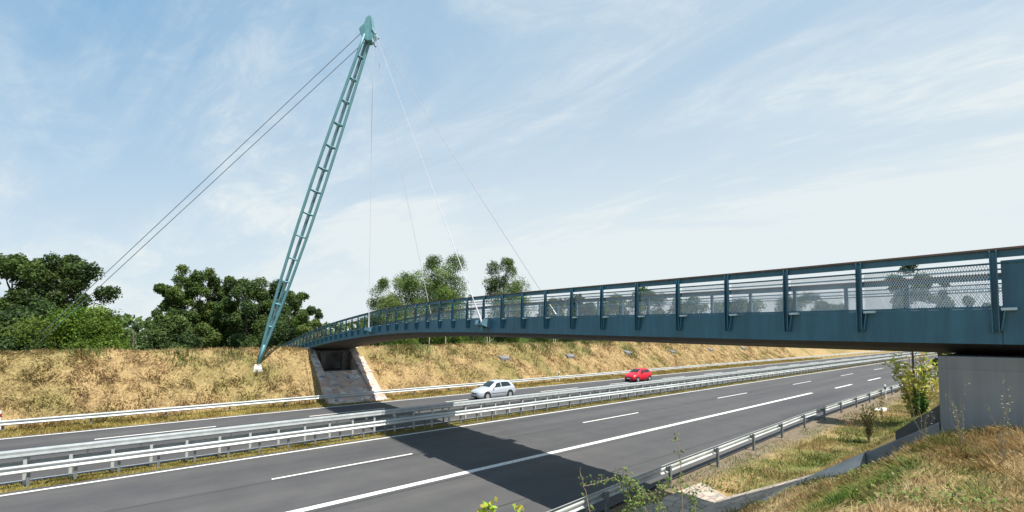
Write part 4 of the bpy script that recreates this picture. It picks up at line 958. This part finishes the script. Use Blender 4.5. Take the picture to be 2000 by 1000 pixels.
# far bank
n = 210000; u = rng.random(n); x = -12+u**1.6*130; y = rng.uniform(38.2, 46.5, n); k = notcut(x, y); x, y = x[k], y[k]
n = len(x); cc = gcolor(x, y)*rng.uniform(.88, 1.16, (n, 1))*(.80+.48*fbm(x, y, .55, 57))[:, None]*1.05; clump = fbm(x, y, 1.3, 51)
k = rng.random(n) < (.25+1.1*np.clip((clump-.35)*2.5, 0, 1)); x, y, cc = x[k], y[k], cc[k]
far_h = .14+.16*fbm(x, y, .8, 55)
blades('bank_grass', x, y, far_h*1.0, .045, cc, 'dry straw-coloured grass covering the far embankment', 1.3)
# taller green tufts along the far bank
gx0 = [ (19,43.8),(20.8,43.7),(22.2,43.5),(26,43),(36,43.6),(38.5,43.4),(40,42.8),(45.5,43.4),(47.5,42.4),(49,43.8),(52,44),(57,41.3),(62,43.9),(30,44.4),(33.5,44.6),(-4,43.9),(1,43.6),(4.5,43),(72,44),(80,43.8),(57,42.3),(69.5,41.9),(41,43.9),(54,43.9)]
for i, (bx, by) in enumerate(gx0):
    pass
bx = np.concatenate([rng.normal(a, .7, 200) for a, b in gx0]); by = np.concatenate([rng.normal(b, .45, 200) for a, b in gx0])
gc = np.array([(.10,.15,.035),(.14,.17,.05),(.20,.19,.07)])[rng.integers(0, 3, len(bx))]*rng.uniform(.7, 1.3, (len(bx), 1))
blades('weed_tufts', bx, by, .40, .05, gc, 'green and brown weed tufts scattered over the upper far bank', .45)
# far verge
n = 60000; x = -12+rng.random(n)**1.5*140; y = rng.uniform(36.55, 38.5, n); k = notcut(x, y); x, y = x[k], y[k]
cc = np.array([(.34,.25,.07),(.27,.22,.06),(.20,.20,.05),(.40,.30,.11)])[rng.integers(0, 4, len(x))]*(.75+.5*fbm(x, y, .6, 61))[:, None]*rng.uniform(.75, 1.25, (len(x), 1))
blades('verge_grass', x, y, .16, .035, cc, 'golden grass strip between the far road edge and its guardrail', .6)
# median
n = 65000; x = -6+rng.random(n)**1.6*130; y = rng.uniform(23.72, 24.75, n)
cc = np.array([(.25,.23,.05),(.32,.25,.08),(.17,.18,.04),(.38,.28,.12)])[rng.integers(0, 4, n)]*rng.uniform(.75, 1.25, (n, 1))
k = rng.random(n) < .35+.65*(fbm(x, y, .7, 63) > .45); blades('median_grass', x[k], y[k], .10, .022, cc[k], 'short yellow-green grass growing along the central strip', .6)
# near verge between guardrail and slope
n = 150000; x = 4+rng.random(n)**1.5*75; y = rng.uniform(4.2, 9.7, n); k = notcut(x, y) & (y < np.interp(x, [p[0] for p in near_rail], [p[1] for p in near_rail])+.1); x, y = x[k], y[k]
g1 = np.array([.10,.15,.03]); g2 = np.array([.42,.31,.15]); g3 = np.array([.22,.21,.06]); mixv = np.clip((fbm(x, y, .45, 71)-.41)*3.2, 0, 1)[:, None]; mix2 = np.clip((fbm(x, y, 1.4, 73)-.3)*2.5, 0, 1)[:, None]
cc = (g2*(1-mixv)+g3*mixv)*(1-mix2*mixv)+g1*mix2*mixv; cc = cc*rng.uniform(.65, 1.4, (len(x), 1))
thin = rng.random(len(x)) < np.clip(.30+(fbm(x, y, .9, 75)-.35)*2.4, .04, 1)*np.where(y > 8.5, .3, 1); blades('verge_weeds', x[thin], y[thin], .16, .02, cc[thin], 'green and straw verge grass between near guardrail and wing wall', .7)
# foreground bank: many fine blades
def fg(n, xr, yr, hgt, wid, label, name, tilt, pick):
    x = rng.uniform(*xr, n); y = rng.uniform(*yr, n); k = ~((x > 10.50) & (x < 15.3)); x, y = x[k], y[k]
    pt = fbm(x, y, .9, 81); p2 = fbm(x, y, 3.0, 83)
    green = np.array([.11,.18,.03]); straw = np.array([.52,.40,.21]); tan = np.array([.38,.26,.12]); olive = np.array([.22,.21,.06])
    band = np.clip(1-np.abs(y-(2.2))/2.2, 0, 1)*np.clip((x-5.5)/3, 0, 1)      # greener strip along the wing wall
    gm_ = np.clip((pt-.60)*5+band*1.05-.30, 0, 1)[:, None]; tm = np.clip((p2-.42)*4, 0, 1)[:, None]
    cc = (straw*(1-tm)+tan*tm)*(1-gm_)+(green*tm+olive*(1-tm))*gm_
    cc = cc*rng.uniform(.6, 1.4, (len(x), 1))
    keep = rng.random(len(x)) < pick(x, y, pt, p2)
    return blades(name, x[keep], y[keep], hgt*(.45+.9*fbm(x, y, 1.6, 85)[keep])*np.clip(np.hypot(x[keep],y[keep])/8, .35, 1), wid, cc[keep], label, tilt)
fg(230000, (2.2, 10.8), (-3.5, 6.6), .11, .008, 'dry grass and low weeds covering the foreground bank', 'foreground_grass', 1.5, lambda x, y, a, b: np.clip(.35+(a-.3)*2, .1, 1))
fg(60000, (2.2, 10.8), (-3.5, 6.6), .24, .006, 'long dead straw stalks lying over the foreground bank', 'straw_stalks', 2.2, lambda x, y, a, b: np.clip((b-.42)*4, .05, 1))
fg(30000, (7.5, 10.8), (.2, 5.2), .11, .008, 'tall green grass growing against the wing wall', 'wall_grass', .45, lambda x, y, a, b: np.clip(1.2-np.abs(x-10.2)/1.4, 0, 1)*.8*(b > .4))

# broad-leaved weeds among the grass
def weeds(n, xr, yr, size, name, label, thr):
    x = rng.uniform(*xr, n); y = rng.uniform(*yr, n); k = notcut(x, y) & (fbm(x, y, 1.3, 121) > thr) & ~((x > 10.5) & (x < 11.3)); x, y = x[k], y[k]; n = len(x)
    z = h(x, y)+rng.uniform(.0, .12, n); c = np.array([(.12,.20,.04),(.16,.23,.05),(.22,.24,.08),(.30,.24,.12)])[rng.integers(0, 4, n)]*rng.uniform(.7, 1.3, (n, 1))
    v, f, cc = leaf_cards(np.stack([x, y, z], 1), np.tile([0,-.2,.9], (n, 1)), size, c, asp=1.1, jit=.45)
    tag(np_mesh(name, v, f, LEAF_NEAR, C=cc), label, 'weeds', kind='stuff')
weeds(26000, (3, 10.6), (-2, 6.4), .045, 'broadleaf_weeds', 'small broad-leaved weeds scattered through the foreground grass', .56)
weeds(16000, (14, 60), (5, 9.3), .07, 'verge_broadleaf_weeds', 'broad-leaved weeds dotted over the verge beside the near guardrail', .55)
